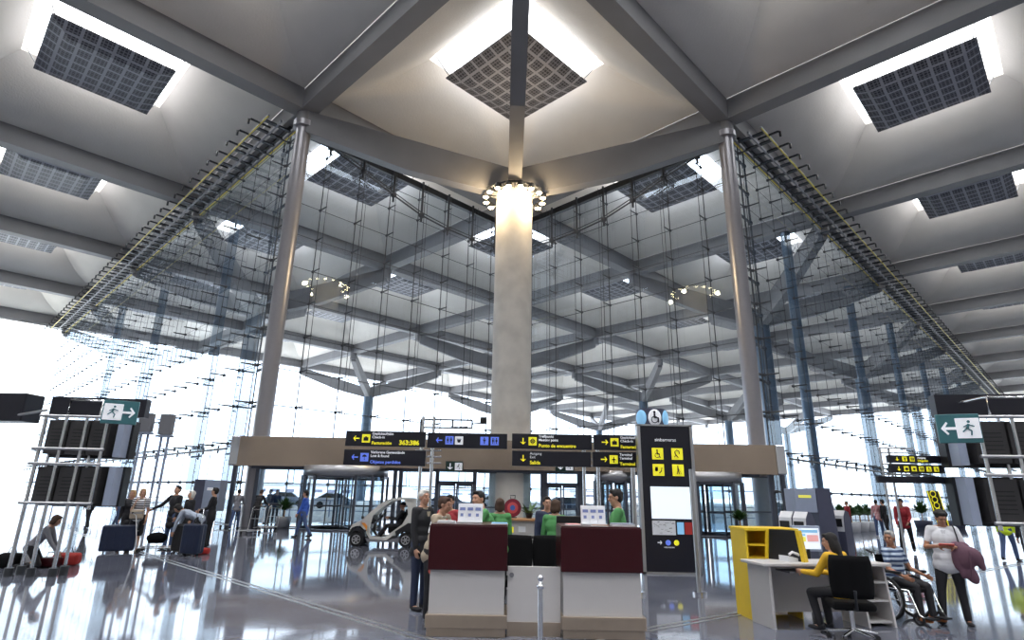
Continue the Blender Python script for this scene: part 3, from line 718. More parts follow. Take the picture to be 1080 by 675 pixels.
# drum sign on a post behind the totem
a, b = at(674.5, 440, FT+.5), at(707, 440, FT+.5); c = (a+b)/2
t = thing('drum_sign', 'round drum sign with white wheelchair disc and blue ovals above the totem', 'sign', (c.x, FT+.9, 0), 0)
rr = (b.x-a.x)/2; zb, zt2 = at(690, 450, FT+.5).z, at(690, 430.5, FT+.5).z
MB().cyl((0, 0, 0), (0, 0, zb), .06, n=12).build('pole', 'chrome', t)
m2 = MB().cyl((0, 0, zb), (0, 0, zt2), rr, n=28).build('drum', 'darkbluegrey', t)
for a_, mm, nm in ((-55, 'screenB', 'blue_oval'), (0, 'signwhite', 'white_disc'), (55, 'screenB', 'blue_oval')):
    d = Vector((sin(R(a_)), -cos(R(a_)), 0)); T = Matrix.Rotation(R(a_), 3, 'Z')
    MB().ell(d*(rr-.015)+Vector((0, 0, (zb+zt2)/2)), (zt2-zb)*.36, .06, (zt2-zb)*.46, T, 20, 10).build(nm, mm, t)
zz = (zb+zt2)/2; ic = MB()
ic.cyl((-.02, -rr-.07, zz+.13), (-.02, -rr-.02, zz+.13), .03, n=10); ic.box(-.04, 0, -rr-.07, -rr-.02, zz-.02, zz+.10); ic.box(-.02, .08, -rr-.07, -rr-.02, zz-.03, zz+.0); ic.box(.06, .09, -rr-.07, -rr-.02, zz-.13, zz-.02); ic.ring((-.02, -rr-.06, zz-.06), (0, 1, 0), .08, .012, 16, 4)
ic.build('wheelchair_symbol', 'signblack', t)
# low chrome posts in front of the totem
for (x, y, lb) in ((738, 627, 'tall slim chrome post on round foot right of the totem'), (673, 627, 'tall slim chrome post left of the totem, foot hidden behind the counter')):
    p = fp(x, y); t = thing('barrier_post', lb, 'post', p, 0, 'slim chrome posts by the totem')
    MB().cyl((0, 0, 0), (0, 0, .05), .13, n=20).build('foot', 'chrome', t)
    MB().cyl((0, 0, .05), (0, 0, 2.2), .042, n=14).build('pole', 'steel', t)
# ================================================================ INFORMATION COUNTER
FC = 7.92
def counter(xa, xb, lb):
    t = thing('counter_unit', lb, 'counter', ((xa+xb)/2, FC, 0), 0, 'maroon topped counter units'); w_ = (xb-xa)/2
    MB().rbox(-w_-.02, w_+.01, -.05, .75, .76, 1.29, .008).build('front_panel', 'maroon', t, label='dark maroon upper panel')
    MB().rbox(-w_+.01, w_-.02, 0, .70, .22, .77, .004).build('body', 'white', t)
    m2 = MB(); m2.rbox(-w_-.02, w_+.02, -.05, .72, .10, .25, .006); m2.rbox(-w_, w_, -.03, .72, 0, .11, .006); m2.build('plinth', 'warmmetal', t, label='worn metal plinth')
    MB().rbox(-w_-.01, w_, -.04, .74, 1.288, 1.305, .004).build('top', 'maroon', t)
    return t
xl0, xl1 = at(453, 600, FC).x, at(534, 600, FC).x; xr0, xr1 = at(593, 600, FC).x, at(677, 600, FC).x
counter(xl0, xl1, 'left white counter unit with maroon upper panel'); counter(xr0, xr1, 'right white counter unit with maroon upper panel')
t = thing('counter_link', 'low white counter panel between the two maroon topped units', 'counter', ((xl1+xr0)/2, FC+.08, 0), 0); w_ = (xr0-xl1)/2-.02
MB().box(-w_, w_, 0, .06, .16, .80).build('panel', 'white', t); MB().box(-w_, w_, -.02, .1, 0, .16).build('plinth', 'warmmetal', t)
MB().cyl((-w_+.05, -.01, .70), (-w_+.05, 0, .70), .03, n=14).build('cable_port', 'greyplastic', t)
# back counter
FBK = 11.6; a, b = at(531, 560, FBK), at(617, 560, FBK); zt = at(575, 547.5, FBK).z
t = thing('back_counter', 'pale back counter with a wooden top behind the staff', 'counter', (a.x, FBK, 0), 0); W = b.x-a.x
MB().box(0, W, 0, .5, 0, zt-.03).build('body', 'white', t); MB().rbox(-.02, W+.02, -.05, .55, zt-.04, zt, .008).build('worktop', 'wood', t)
m2 = MB(); m2.box(.28, .42, -.012, -.002, zt-.24, zt-.14); m2.build('notice', 'whitebright', t)
MB().box(.10, .19, -.012, -.002, zt-.25, zt-.15).build('notice', 'signyellow', t); MB().box(.66, .76, -.012, -.002, zt-.26, zt-.17).build('notice', 'signyellow', t)
p = at(553, 563, FBK-.5)
t = thing('document_tray', 'flat black tray on the desk behind the counter', 'tray', (p.x, FBK-.55, .93), 0)
MB().rbox(-.2, .2, -.12, .12, 0, .05, .01).build('body', 'blackplastic', t); MB().box(-.17, .17, -.10, .10, .045, .055).build('paper', 'greyplastic', t)
t = thing('work_desk', 'low grey desk in front of the back counter', 'desk', (.35, FBK-.6, 0), 0)
MB().rbox(-.85, .85, -.3, .3, .90, .93, .006).build('desktop', 'greyplastic', t)
for sx_ in (-.8, .8): MB().box(sx_-.02, sx_+.02, -.28, .28, 0, .90).build('leg', 'greyplastic', t)
# round red disc ornament and aloe on the back counter
p = at(540.5, 547, FBK+.25)
t = thing('disc_ornament', 'round crimson disc with blue centre standing on the back counter', 'ornament', (p.x, FBK+.25, zt), 0)
MB().cyl((0, .02, .19), (0, -.02, .19), .165, n=28).build('disc', 'crimson', t); MB().ring((0, 0, .19), (0, 1, 0), .16, .012, 28, 5).build('rim', 'maroon', t)
MB().cyl((0, -.02, .19), (0, -.03, .19), .105, n=24).build('inner_ring', 'cl_coral', t); MB().cyl((0, -.03, .19), (0, -.04, .19), .05, n=20).build('centre', 'cl_blue', t)
MB().tube([(-.04, 0, .36), (-.05, 0, .42), (.05, 0, .42), (.04, 0, .36)], .01, 6).build('handle', 'darksteel', t)
MB().box(-.08, .08, -.04, .04, 0, .02).build('foot', 'darksteel', t)
def leafy(parent, n, L_, r0, wd, base=0.0, droop=.5, name='leaves', m='leaf', up=.8):
    m2 = MB()
    for k in range(n):
        a = random.uniform(0, 2*pi); e = random.uniform(.2, 1)*up; L = L_*random.uniform(.6, 1.1)
        d = Vector((cos(a), sin(a), 0)); pts = []; s_ = Vector((-d.y, d.x, 0))
        for q in range(5):
            u = q/4; pts.append((d*(r0+L*u*cos(e*1.4))+Vector((0, 0, base+L*u*sin(e*1.4)-droop*L*u*u*.5)), wd*sin(pi*min(.98, .12+u*.86))))
        vs = []
        for p_, w_ in pts: vs += [p_-s_*w_, p_+s_*w_+Vector((0, 0, .2*w_))]
        m2.add(vs, [(2*q, 2*q+1, 2*q+3, 2*q+2) for q in range(4)])
    return m2.build(name, m, parent)
random.seed(11)
p = at(558, 546, FBK+.25); t = thing('potted_aloe', 'spiky green aloe in a small pot on the back counter', 'plant', (p.x, FBK+.25, zt), 0)
MB().lathe([(.05, 0), (.08, .1), (.07, .1)], n=14).build('pot', 'blackplastic', t); leafy(t, 26, .34, .02, .022, .08, .1)
# things on the counter tops
def leaflet_stand(x, y, z, lb, seed):
    random.seed(seed); t = thing('leaflet_stand', lb, 'leaflet stand', (x, y, z), 0, 'leaflet stands on the counters')
    m2 = MB(); m2.rbox(-.17, .17, -.02, .14, 0, .02, .004)
    T = Matrix.Rotation(R(-14), 4, 'X'); m2.box(-.17, .17, .06, .07, 0, .27, T=T); m2.build('holder', 'whitebright', t)
    for k in range(3):
        lf = MB(); x0 = -.155+k*.107; lf.box(x0, x0+.095, .035, .05, .02, .24, T=T); lo = lf.build('leaflet', 'whitebright', t)
        ik = MB(); ik.box(x0+.01, x0+.085, .030, .034, .17, .21, T=T); ik.box(x0+.02, x0+.06, .030, .034, .09, .13, T=T)
        ik.build('printed_block', 'print_blue', lo)
        for q in range(3):
            pass
    return t
leaflet_stand(-.53, FC+.42, 1.305, 'white stand of blue printed leaflets on the left counter unit', 1)
leaflet_stand(1.17, FC+.42, 1.305, 'white stand of blue printed leaflets on the right counter unit', 2)
def flat_stack(x, y, z, w_, d_, h_, m, lb, rz=0, cat='brochures'):
    t = thing('brochure_stack', lb, cat, (x, y, z), rz, 'brochures lying on the counters')
    n = 3
    for k in range(n): MB().box(-w_/2+.004*k, w_/2-.003*k, -d_/2, d_/2-.004*k, h_*k/n, h_*(k+.85)/n).build('sheet', m if k == n-1 else 'whitebright', t)
flat_stack(-.83, FC+.3, 1.305, .24, .2, .03, 'whitebright', 'pile of white sheets at the left end of the left counter unit')
flat_stack(-.12, FC+.22, 1.305, .22, .2, .018, 'screenB', 'flat blue brochure at the right end of the left counter unit')
flat_stack(.86, FC+.25, 1.305, .18, .2, .02, 'screenP', 'pink leaflet pile at the left end of the right counter unit', .1)
flat_stack(1.53, FC+.3, 1.305, .3, .24, .035, 'bluegrey', 'blue brochure pile at the right end of the right counter unit')
flat_stack(1.20, FC+.12, 1.305, .22, .15, .015, 'wood', 'orange brown leaflets before the right leaflet stand', -.1)
p = at(627, 548, 9.6); t = thing('desk_monitor', 'small black monitor behind the right leaflet stand', 'monitor', (.98, 9.7, .95), 0)
MB().rbox(-.22, .22, -.03, .03, .1, .42, .01).build('screen_case', 'blackplastic', t); MB().box(-.03, .03, 0, .05, 0, .14).build('stem', 'blackplastic', t); MB().rbox(-.12, .12, -.08, .1, 0, .015, .004).build('foot', 'blackplastic', t)
t = thing('staff_desk', 'grey staff desk behind the counter units', 'desk', (.9, 9.7, 0), 0)
MB().rbox(-.5, .6, -.25, .25, .92, .95, .005).build('desktop', 'greyplastic', t)
for sx_ in (-.45, .55): MB().box(sx_-.02, sx_+.02, -.2, .2, 0, .92).build('leg', 'greyplastic', t)
# ---------------------------------------------------------------- chairs
def office_chair(loc, rz, lb, group, arms=False, bw=.25, bh=.60, seatz=.47):
    t = thing('office_chair', lb, 'chair', loc, rz, group)
    b = MB()
    # padded back: facing +Y, the back shell behind
    nx, nz = 7, 8; vs = []
    for side in (0, 1):
        for q in range(nz):
            for k in range(nx):
                u = k/(nx-1)*2-1; v = q/(nz-1); ww = bw*(1-.10*abs(2*v-1)**3)
                vs.append((u*ww, -.25-.05*v+(.05*u*u)-(0.05 if side else 0)*(1-abs(u)**4*.6), seatz+.10+bh*v))
    fs = [(q*nx+k, q*nx+k+1, (q+1)*nx+k+1, (q+1)*nx+k) for q in range(nz-1) for k in range(nx-1)]
    o = nx*nz; fs += [[o+i for i in f] for f in fs]
    for k in range(nx-1): fs += [(k, k+1, o+k+1, o+k), ((nz-1)*nx+k, (nz-1)*nx+k+1, o+(nz-1)*nx+k+1, o+(nz-1)*nx+k)]
    for q in range(nz-1): fs += [(q*nx, (q+1)*nx, o+(q+1)*nx, o+q*nx), (q*nx+nx-1, (q+1)*nx+nx-1, o+(q+1)*nx+nx-1, o+q*nx+nx-1)]
    b.add(vs, fs, 0, True); b.build('backrest', 'black', t)
    MB().rbox(-.25, .25, -.23, .27, seatz-.05, seatz+.05, .04, seg=3).build('seat', 'black', t)
    MB().tube([(0, -.1, seatz-.04), (0, -.3, seatz-.02), (0, -.345, seatz+.2)], .022, 6).build('back_bracket', 'darksteel', t)
    MB().cyl((0, 0, .10), (0, 0, seatz-.05), .028, n=12).build('gas_lift', 'chrome', t)
    bs = MB(); bo = None
    for k in range(5):
        a = 2*pi*k/5+.3; bs.cyl((0, 0, .13), (.29*cos(a), .29*sin(a), .085), .025, .018, n=8)
    bo = bs.build('star_base', 'chrome', t)
    for k in range(5):
        a = 2*pi*k/5+.3; x, y = .29*cos(a), .29*sin(a)
        MB().cyl((x-.02*sin(a), y+.02*cos(a), .032), (x+.02*sin(a), y-.02*cos(a), .032), .032, n=12).cyl((x, y, .03), (x, y, .09), .01, n=6).build('caster', 'blackplastic', bo)
    if arms:
        for s_ in (-1, 1): MB().tube([(s_*.24, 0, seatz-.02), (s_*.31, 0, seatz), (s_*.32, -.02, seatz+.2), (s_*.31, .12, seatz+.22)], .018, 6).build('armrest', 'blackplastic', t)
    return t
office_chair((.05, 8.95, 0), R(168), 'black office chair behind the low counter panel, left one', 'black chairs inside the counter', bw=.27, bh=.5, seatz=.50)
office_chair((.67, 8.98, 0), R(190), 'black office chair behind the low counter panel, right one', 'black chairs inside the counter', bw=.27, bh=.5, seatz=.50)
# stanchion
p = at(570, 605, 5.15)
t = thing('queue_stanchion', 'slim chrome stanchion with ball top in front of the counter', 'stanchion', (p.x, 5.15, 0), 0)
MB().lathe([(.15, 0), (.15, .015), (.05, .04), (.022, .06)], n=24).build('base', 'chrome', t)
MB().cyl((0, 0, .05), (0, 0, .98), .021, n=16).build('pole', 'chrome', t)
MB().lathe([(.021, .955), (.03, .96), (.03, .985), (.021, .99), (.014, 1.0), (.014, 1.015)], n=16).build('collar', 'chrome', t); MB().ell((0, 0, 1.035), .026, .026, .026).build('ball_finial', 'chrome', t)
# ================================================================ FLIGHT INFORMATION BOARDS SEEN FROM BEHIND
def flight_board(origin, xd, yd, tb, lb, W=1.27):
    """local frame: x along the board, y away from the viewer"""
    t = thing('flight_board', lb, 'display stand', origin, 0, 'flight information stands seen from the back')
    X = Vector(xd); Y = Vector(yd)
    def P(a, b, z): v = X*a+Y*b; return (v.x, v.y, z)
    def bx(m2, a0, a1, b0, b1, z0, z1):
        vs = [P(a, b, z) for z in (z0, z1) for b in (b0, b1) for a in (a0, a1)]
        m2.add(vs, [(0, 2, 3, 1), (4, 5, 7, 6), (0, 1, 5, 4), (2, 6, 7, 3), (0, 4, 6, 2), (1, 3, 7, 5)])
    pw = W/3.17; poles = [0.0, pw, 2*pw, 3*pw]; mp = (W-.02)/3
    for k, a in enumerate(poles):
        for b, r_ in ((0, .034), (.34, .030)):
            if b and k in (1, 3): continue
            if k == 3 and b == 0: z0 = 1.25
            elif k == 3: continue
            else: z0 = 0
            if z0 == 0: MB().cyl(P(a, b, 0), P(a, b, .16), .075, n=14).build('pole_foot', 'darksteel', t)
            MB().cyl(P(a, b, z0), P(a, b, 3.12), r_, n=12).build('pole', 'chrome', t)
    for z in (1.36, 2.12, 2.42, 3.08):
        m2 = MB(); m2.cyl(P(-.1, -.045, z), P(W, -.045, z), .03, n=10)
        m2.cyl(P(-.06, 0, z), P(-.06, .4, z), .03, n=8); m2.build('crossbar', 'steel', t)
    m2 = MB(); m2.tube([P(pw, 0, 3.08), P(pw, 0, 3.42), P(pw*2.6, 0, 3.42), P(pw*2.6, 0, 3.08)], .03, 8); m2.cyl(P(pw*2.6, 0, 3.42), P(pw*2.9, .5, 3.40), .028, n=8); m2.build('top_frame', 'chrome', t)
    for r_, (z0, z1) in enumerate(((1.30, 2.10), (2.26, 3.05))):
        for k in range(3):
            m2 = MB(); a0 = .02+k*mp
            bx(m2, a0, a0+mp-.04, .10, .36, z0+.06, z1-.04); mo = m2.build('monitor', 'monback', t)
            v = MB()
            for q in range(6): bx(v, a0+.08, a0+mp-.12, .092, .10, z0+.2+q*.07, z0+.22+q*.07)
            v.build('vent_slots', 'blackplastic', mo)
        m2 = MB(); bx(m2, -.02, W+.30, .36, .60, z0, z1); m2.build('display_case', 'blackplastic', t)
        m2 = MB(); bx(m2, W+.12, W+.25, .08, .36, z0+.02, z1-.02); m2.build('side_fin', 'bluegrey', t)
    m2 = MB(); bx(m2, tb[0], tb[1], .55, .75, 3.16, 3.56); m2.build('top_box', 'signblack', t)
    return t, P
o_ = fp(23, 607); d = Vector((1, .10, 0)).normalized(); n_ = Vector((-d.y, d.x, 0))
tL, PL = flight_board(o_+Vector((-.12, -.2, 0)), d, n_, (-.33, 1.63), 'steel tube stand of dark monitors at the left edge, seen from behind')
o_ = fp(1074, 612)*0.97; o_.z = 0; d = Vector((-1, .16, 0)).normalized(); n_ = Vector((d.y, -d.x, 0))
tR, PR = flight_board(Vector((at(985, 460, 9.95).x+2.30, 9.65, 0)), d, n_, (.1, 1.88), 'steel tube stand of dark monitors at the right edge, seen from behind', 1.65)
def teal_exit(x0, x1, y0, y1, F, d, lb, tilt):
    a, b = at(x0, (y0+y1)/2, F), at(x1, (y0+y1)/2, F); W = abs(b.x-a.x); Hh = .46
    t = thing('exit_sign', lb, 'exit sign', ((a.x+b.x)/2, F, (a.z+b.z)/2-Hh/2), tilt, 'teal exit signs on the monitor stands')
    MB().rbox(-W/2, W/2, -.03, .03, 0, Hh, .01).build('panel', 'signteal', t)
    s_ = 1 if d == 'R' else -1
    arrow(t, s_*W*.22, Hh/2, -.04, .24, 'D' if False else d, 'signwhite'); icon(t, -s_*W*.2, Hh/2, -.04, .32, 'run', 'signwhite', 'signteal')
    MB().cyl((0, .03, Hh*.5), (0, .3, Hh*.5), .02, n=6).build('arm', 'chrome', t)
teal_exit(111, 143, 426, 444, 11.6, 'R', 'teal exit sign with right arrow on the left monitor stand', R(28))
teal_exit(992, 1030, 440, 464, 9.4, 'L', 'teal exit sign with left arrow on the right monitor stand', R(-22))
a, b = at(-40, 430, 13), at(28, 434, 13); t = thing('ceiling_monitor_box', 'dark monitor box at the upper left edge beside the left stand', 'monitor', (a.x, 13, 3.05), R(-4))
MB().rbox(0, b.x-a.x, 0, .5, 0, .62, .02).build('case', 'signblack', t); MB().cyl(((b.x-a.x)*.6, .2, .1), ((b.x-a.x)*.95+.9, -.3, .2), .03, n=8).build('support_arm', 'steel', t); MB().cyl((.3, .3, -3.05), (.3, .3, 0), .05, n=8).build('pole', 'steel', t)
# ================================================================ RIGHT SERVICE DESK
d0 = fp(818, 664); d1 = fp(947, 662); 
ux = (d1-d0).normalized(); DR = math.atan2(ux.y, ux.x); LW = (d1-d0).length
t = thing('service_desk', 'white laminate desk with open shelves at its right end', 'desk', d0, DR)
m2 = MB(); m2.box(-.02, .02, 0, .54, 0, .80); m2.build('side_panel', 'white', t)
MB().box(.02, LW-.42, .50, .53, .12, .79).build('modesty_panel', 'white', t)
MB().rbox(-.12, LW+.02, -.05, .55, .79, .83, .008).build('desktop', 'white', t)
for x in (LW-.42, LW-.02): MB().prism([(0.0, 0), (.08, .79), (.54, .79), (.54, 0)], x-.015, x+.015, 'YZ').build('side_panel', 'white', t)
for z in (.06, .33, .57): MB().box(LW-.42, LW-.02, .05, .52, z-.012, z+.012).build('shelf', 'white', t)
MB().box(LW-.42, LW-.02, .52, .54, .04, .79).build('shelf_back', 'white', t)
ky = MB().rbox(.3, .85, .0, .35, .70, .72, .004).build('keyboard_tray', 'greyplastic', t)
# yellow cabinet
cA, cB = fp(775, 647), fp(796, 655)+Vector((0.02, .04, 0))
ct = at(796, 559, cB.y).z
t = thing('yellow_cabinet', 'tall yellow cabinet with two open compartments beside the white desk', 'cabinet', cB, R(3)); 
MB().box(-.03, 0, 0, .52, 0, 1.22).build('side_panel', 'yellow', t)
MB().box(.36, .385, 0, .52, .83, 1.22).build('side_panel', 'yellow', t)
MB().rbox(-.04, .80, -.01, .55, 1.22, 1.26, .006).build('top', 'yellow', t)
for z in (.835, 1.02): MB().box(0, .37, .02, .52, z-.012, z+.012).build('shelf', 'yellow', t)
MB().box(0, .78, .52, .54, .02, 1.22).build('back_panel', 'yellow', t)
MB().box(.76, .78, .1, .52, 0, 1.22).build('side_panel', 'yellow', t)
p = at(829, 592, 9.05); t = thing('desk_computer_screen', 'black monitor in yellow surround on the service desk', 'monitor', (p.x, 9.05, .83), R(-52))
MB().prism([(-.25, 0), (.25, 0), (.2, .42), (-.2, .42)], -.02, .02, 'XZ').build('screen_case', 'blackplastic', t)
MB().prism([(-.30, 0), (-.25, 0), (-.2, .42), (-.25, .42)], -.04, .06, 'XZ').build('surround', 'yellow', t); MB().prism([(.25, 0), (.30, 0), (.25, .42), (.2, .42)], -.04, .06, 'XZ').build('surround', 'yellow', t)
a, b = at(838, 570, 10.6), at(864.5, 570, 10.6)
t = thing('lit_information_screen', 'lit screen showing a pastel timetable facing the viewer beyond the desk', 'screen', ((a.x+b.x)/2, 10.6, 0), 0); W = (b.x-a.x); zb, zt = at(850, 579, 10.6).z, at(850, 557, 10.6).z
MB().rbox(-W/2-.03, W/2+.03, 0, .07, zb-.04, zt+.04, .01).build('case', 'bluegrey', t)
MB().box(-W/2, W/2, -.006, .0, zb, zt).build('screen', 'screen', t)
m2 = MB(); m2.box(-W*.45, -W*.05, -.012, -.006, zb+(zt-zb)*.35, zb+(zt-zb)*.58); m2.build('yellow_rows', 'screenY', t)
m2 = MB(); m2.box(0, W*.45, -.012, -.006, zb+(zt-zb)*.35, zb+(zt-zb)*.68); m2.build('pink_rows', 'screenP', t)
m2 = MB(); m2.box(-W*.45, W*.45, -.012, -.006, zb+(zt-zb)*.78, zb+(zt-zb)*.92); m2.box(-W*.45, -W*.05, -.012, -.006, zb+(zt-zb)*.62, zb+(zt-zb)*.72); m2.build('blue_rows', 'screenB', t)
MB().cyl((0, .04, 0), (0, .04, zb), .05, n=10).build('stand', 'blackplastic', t)
p = at(834, 594, 8.95); t = thing('desk_phone', 'white desk telephone beside the black monitor', 'telephone', (p.x, 8.95, .83), R(20))
MB().prism([(-.12, 0), (.12, 0), (.12, .03), (-.12, .08)], -.09, .09, 'XZ').build('body', 'whitebright', t)
MB().tube([(-.11, -.1, .1), (-.05, -.1, .13), (.05, -.1, .10), (.11, -.1, .06)], .018, 8).build('handset', 'whitebright', t); MB().box(-.02, .09, -.03, .07, .055, .062).build('keypad', 'greyplastic', t)
p = at(885, 588, 9.2); 
t = thing('paper_sheet', 'white papers lying on the right part of the service desk', 'paper', (5.0, 9.35, .83), R(10)); MB().box(-.15, .15, -.1, .1, 0, .006).build('sheet', 'whitebright', t); MB().box(-.1, .19, -.07, .13, .006, .012).build('sheet', 'whitebright', t)
CH = at(893, 650, 8.3)
office_chair((CH.x-.07, 8.05, 0), R(-16), 'black fabric office chair on chrome star base at the service desk', 'chair at the service desk', bw=.25, bh=.50, seatz=.42)
# wheelchair
wa = fp(980, 658); wb = fp(951, 660)
WC = Vector((5.88, 9.45, 0)); WR = R(-160)
t = thing('wheelchair', 'black wheelchair with large spoked wheels right of the service desk', 'wheelchair', WC, WR)
def spoked(t, x, y, r_, nm='large_wheel'):
    w_ = MB(); w_.ring((x, y, r_), (1, 0, 0), r_-.02, .02, 32, 6); wo = w_.build(nm, 'rubber', t)
    s_ = MB(); s_.ring((x, y, r_), (1, 0, 0), r_-.05, .009, 28, 5); s_.ring((x*1.13, y, r_), (1, 0, 0), r_-.04, .008, 28, 5)
    for k in range(16): a = 2*pi*k/16; s_.cyl((x, y, r_), (x, y+(r_-.05)*cos(a), r_+(r_-.05)*sin(a)), .0025, n=3)
    s_.cyl((x-.03, y, r_), (x+.03, y, r_), .03, n=10); s_.build('spokes', 'chrome', wo)
spoked(t, -.29, 0, .31); spoked(t, .29, 0, .31)
for s_ in (-1, 1):
    c = MB(); c.ring((s_*.22, .42, .09), (1, 0, 0), .07, .02, 16, 6); c.tube([(s_*.22, .42, .09), (s_*.22, .40, .25)], .012, 5); c.build('caster_wheel', 'rubber', t)
    MB().tube([(s_*.24, -.22, .95), (s_*.24, -.12, .90), (s_*.24, -.1, .45), (s_*.24, .35, .45), (s_*.24, .45, .15), (s_*.22, .5, .12)], .013, 6).tube([(s_*.24, -.1, .30), (s_*.24, .38, .30)], .011, 6).build('side_frame', 'chrome', t)
    MB().rbox(s_*.26-.03, s_*.26+.03, -.05, .28, .66, .70, .01).build('armrest', 'blackplastic', t)
    MB().box(s_*.12-.08, s_*.12+.08, .45, .60, .10, .12).build('footrest', 'blackplastic', t)
    MB().cyl((s_*.24, -.24, .95), (s_*.24, -.13, .91), .02, n=8).build('push_handle', 'blackplastic', t)
MB().rbox(-.23, .23, -.1, .38, .42, .48, .02).build('seat', 'black', t); MB().rbox(-.23, .23, -.13, -.10, .48, .90, .01).build('backrest', 'black', t)
# ================================================================ MACHINES, SIGNS AND PLANTS IN THE RIGHT HALL
def kiosk_block(x0, x1, x2, ytop, ybase, lb, side_right=True):
    a = fp((x0+x1)/2, ybase); F = a.y; X0, X1, X2 = at(x0, 540, F).x, at(x1, 540, F).x, at(x2, 540, F).x; zt = at(x1, ytop, F).z
    t = thing('service_machine', lb, 'machine', (X0, F, 0), 0, 'blue grey service machines')
    fw = X1-X0; sw = X2-X1
    if side_right:
        MB().rbox(0, fw, 0, .7, zt*.64, zt, .02).build('head_box', 'bluegrey', t)
        MB().prism([(fw, 0), (fw+sw+.12, 0), (fw+sw, zt+.02), (fw, zt+.02)], -.02, .8, 'XZ').build('side_tower', 'darkbluegrey', t)
        MB().box(.12, fw*.75, -.012, 0, zt*.86, zt*.90).build('label_strip', 'screenY', t)
    else:
        MB().rbox(0, fw, -.02, .8, 0, zt+.02, .02).build('side_tower', 'darkbluegrey', t)
        MB().rbox(fw, fw+sw, 0, .7, zt*.35, zt, .02).build('head_box', 'bluegrey', t)
        MB().box(fw+.15, fw+sw-.15, -.012, 0, zt*.78, zt*.84).build('label_strip', 'signwhite', t)
    return t, fw, sw, zt
t, fw, sw, zt = kiosk_block(840, 863, 878, 515.5, 587, 'blue grey check-in machine block with dark side tower behind the service desk')
def pod(x, y, F, lb):
    p = at(x, y, F); t = thing('checkin_kiosk', lb, 'kiosk', (p.x, F, 0), R(-55), 'rounded check-in kiosks'); t.scale = (.9, .85, .9)
    pr = [(-.28, 0), (.2, 0), (.28, .6), (.26, 1.2), (.12, 1.45), (-.08, 1.5), (-.25, 1.3), (-.3, .7)]
    MB().prism([(a, b) for a, b in pr], -.22, .22, 'YZ').build('body', 'darkbluegrey', t)
    MB().prism([(-.26, .78), (-.31, .8), (-.26, 1.32), (-.1, 1.5), (-.07, 1.46)], -.2, .2, 'YZ').build('front_shell', 'whitebright', t)
    MB().box(-.15, .15, -.325, -.30, .95, 1.22).build('screen', 'blackplastic', t)
pod(834, 560, 17.0, 'rounded check-in kiosk left of the blue grey machine, outer one'); pod(849, 560, 16.6, 'rounded check-in kiosk next to the blue grey machine, inner one'); pod(889, 560, 19.5, 'rounded check-in kiosk right of the blue grey machine')
kiosk_block(200, 211, 228, 506, 557, 'blue grey machine among the travellers on the left', False)
# far right: posts with black signs
FR_ = 10.6
def far_sign(x0, x1, y0, y1, lb, content):
    a, b = at(x0, (y0+y1)/2, FR_), at(x1, (y0+y1)/2, FR_); zt, zb = at(x0, y0, FR_).z, at(x0, y1, FR_).z
    t = thing('direction_sign', lb, 'sign', (a.x, FR_, zb), 0, 'black signs on the right frame'); W = b.x-a.x; Hh = zt-zb
    MB().rbox(0, W, -.04, .04, 0, Hh, .008).build('panel', 'signblack', t)
    for k, (xx, kd) in enumerate(content): (arrow(t, W*xx, Hh/2, -.06, Hh*.5, 'D', 'signyellow') if kd == 'D' else icon(t, W*xx, Hh/2, -.06, Hh*.62, kd, 'signyellow'))
    return t, W, Hh
t, W, Hh = far_sign(936, 992, 480, 488, 'black sign with yellow arrow and two pictograms, topmost of three at right', ((.14, 'D'), (.28, 'man'), (.42, 'people')))
text('Ausgang', .045, 'signwhite', 'lettering', t, (W*.52, -.06, Hh*.58)); text('Llegadas', .055, 'signyellow', 'lettering', t, (W*.52, -.06, Hh*.18))
far_sign(938, 994, 490, 498.5, 'black sign with yellow arrow and five pictograms, middle of three at right', ((.14, 'D'), (.28, 'bag'), (.42, 'cup'), (.56, 'people'), (.70, 'wheelchair'), (.84, 'plane')))
far_sign(925, 996, 502, 509, 'plain black bar sign, lowest of three at right', ())
SPX = at(951, 617, FR_+.1).x
t = thing('sign_post', 'thin steel pole frame rising beside the wheelchair and carrying three black signs', 'sign post', (SPX, FR_+.1, 0), 0, 'chrome sign posts')
ztp = at(932, 472, FR_).z
for dx in (0, .16): MB().cyl((dx, 0, 0), (dx, 0, ztp), .020, n=8).build('pole', 'steel', t)
m2 = MB()
for y in (472, 477, 489, 500): z = at(932, y, FR_).z; m2.cyl((-.02, 0, z), (.62, 0, z), .014, n=6)
m2.build('crossbar', 'steel', t)
MB().cyl((.08, 0, 0), (.08, 0, .03), .17, n=20).build('foot', 'chrome', t)
p = fp(1000, 585); p = Vector((at(994, 560, 24).x, 24, 0))
t = thing('totem_sign', 'leaning narrow black and yellow lattice banner in the right hall', 'banner', p, 0); zt = at(990, 518, 24).z; zb = .1
m2 = MB(); m2.prism([(0, zb), (.35, zb), (.12, zt), (-.32, zt)], 0, .06, 'XZ'); m2.build('board', 'signblack', t)
m2 = MB()
for k in range(9):
    u = (k+.5)/9; x = -.32*u*1.0+.02; z = zb+(zt-zb)*u
    m2.ring((x+.16, -.02, z), (0, 1, 0), .11, .018, 12, 4)
for s_ in (0, 1): m2.beam((s_*.35, -.01, zb), (-.32+s_*.44, -.01, zt), .03, .03)
m2.build('yellow_pattern', 'signyellow', t)
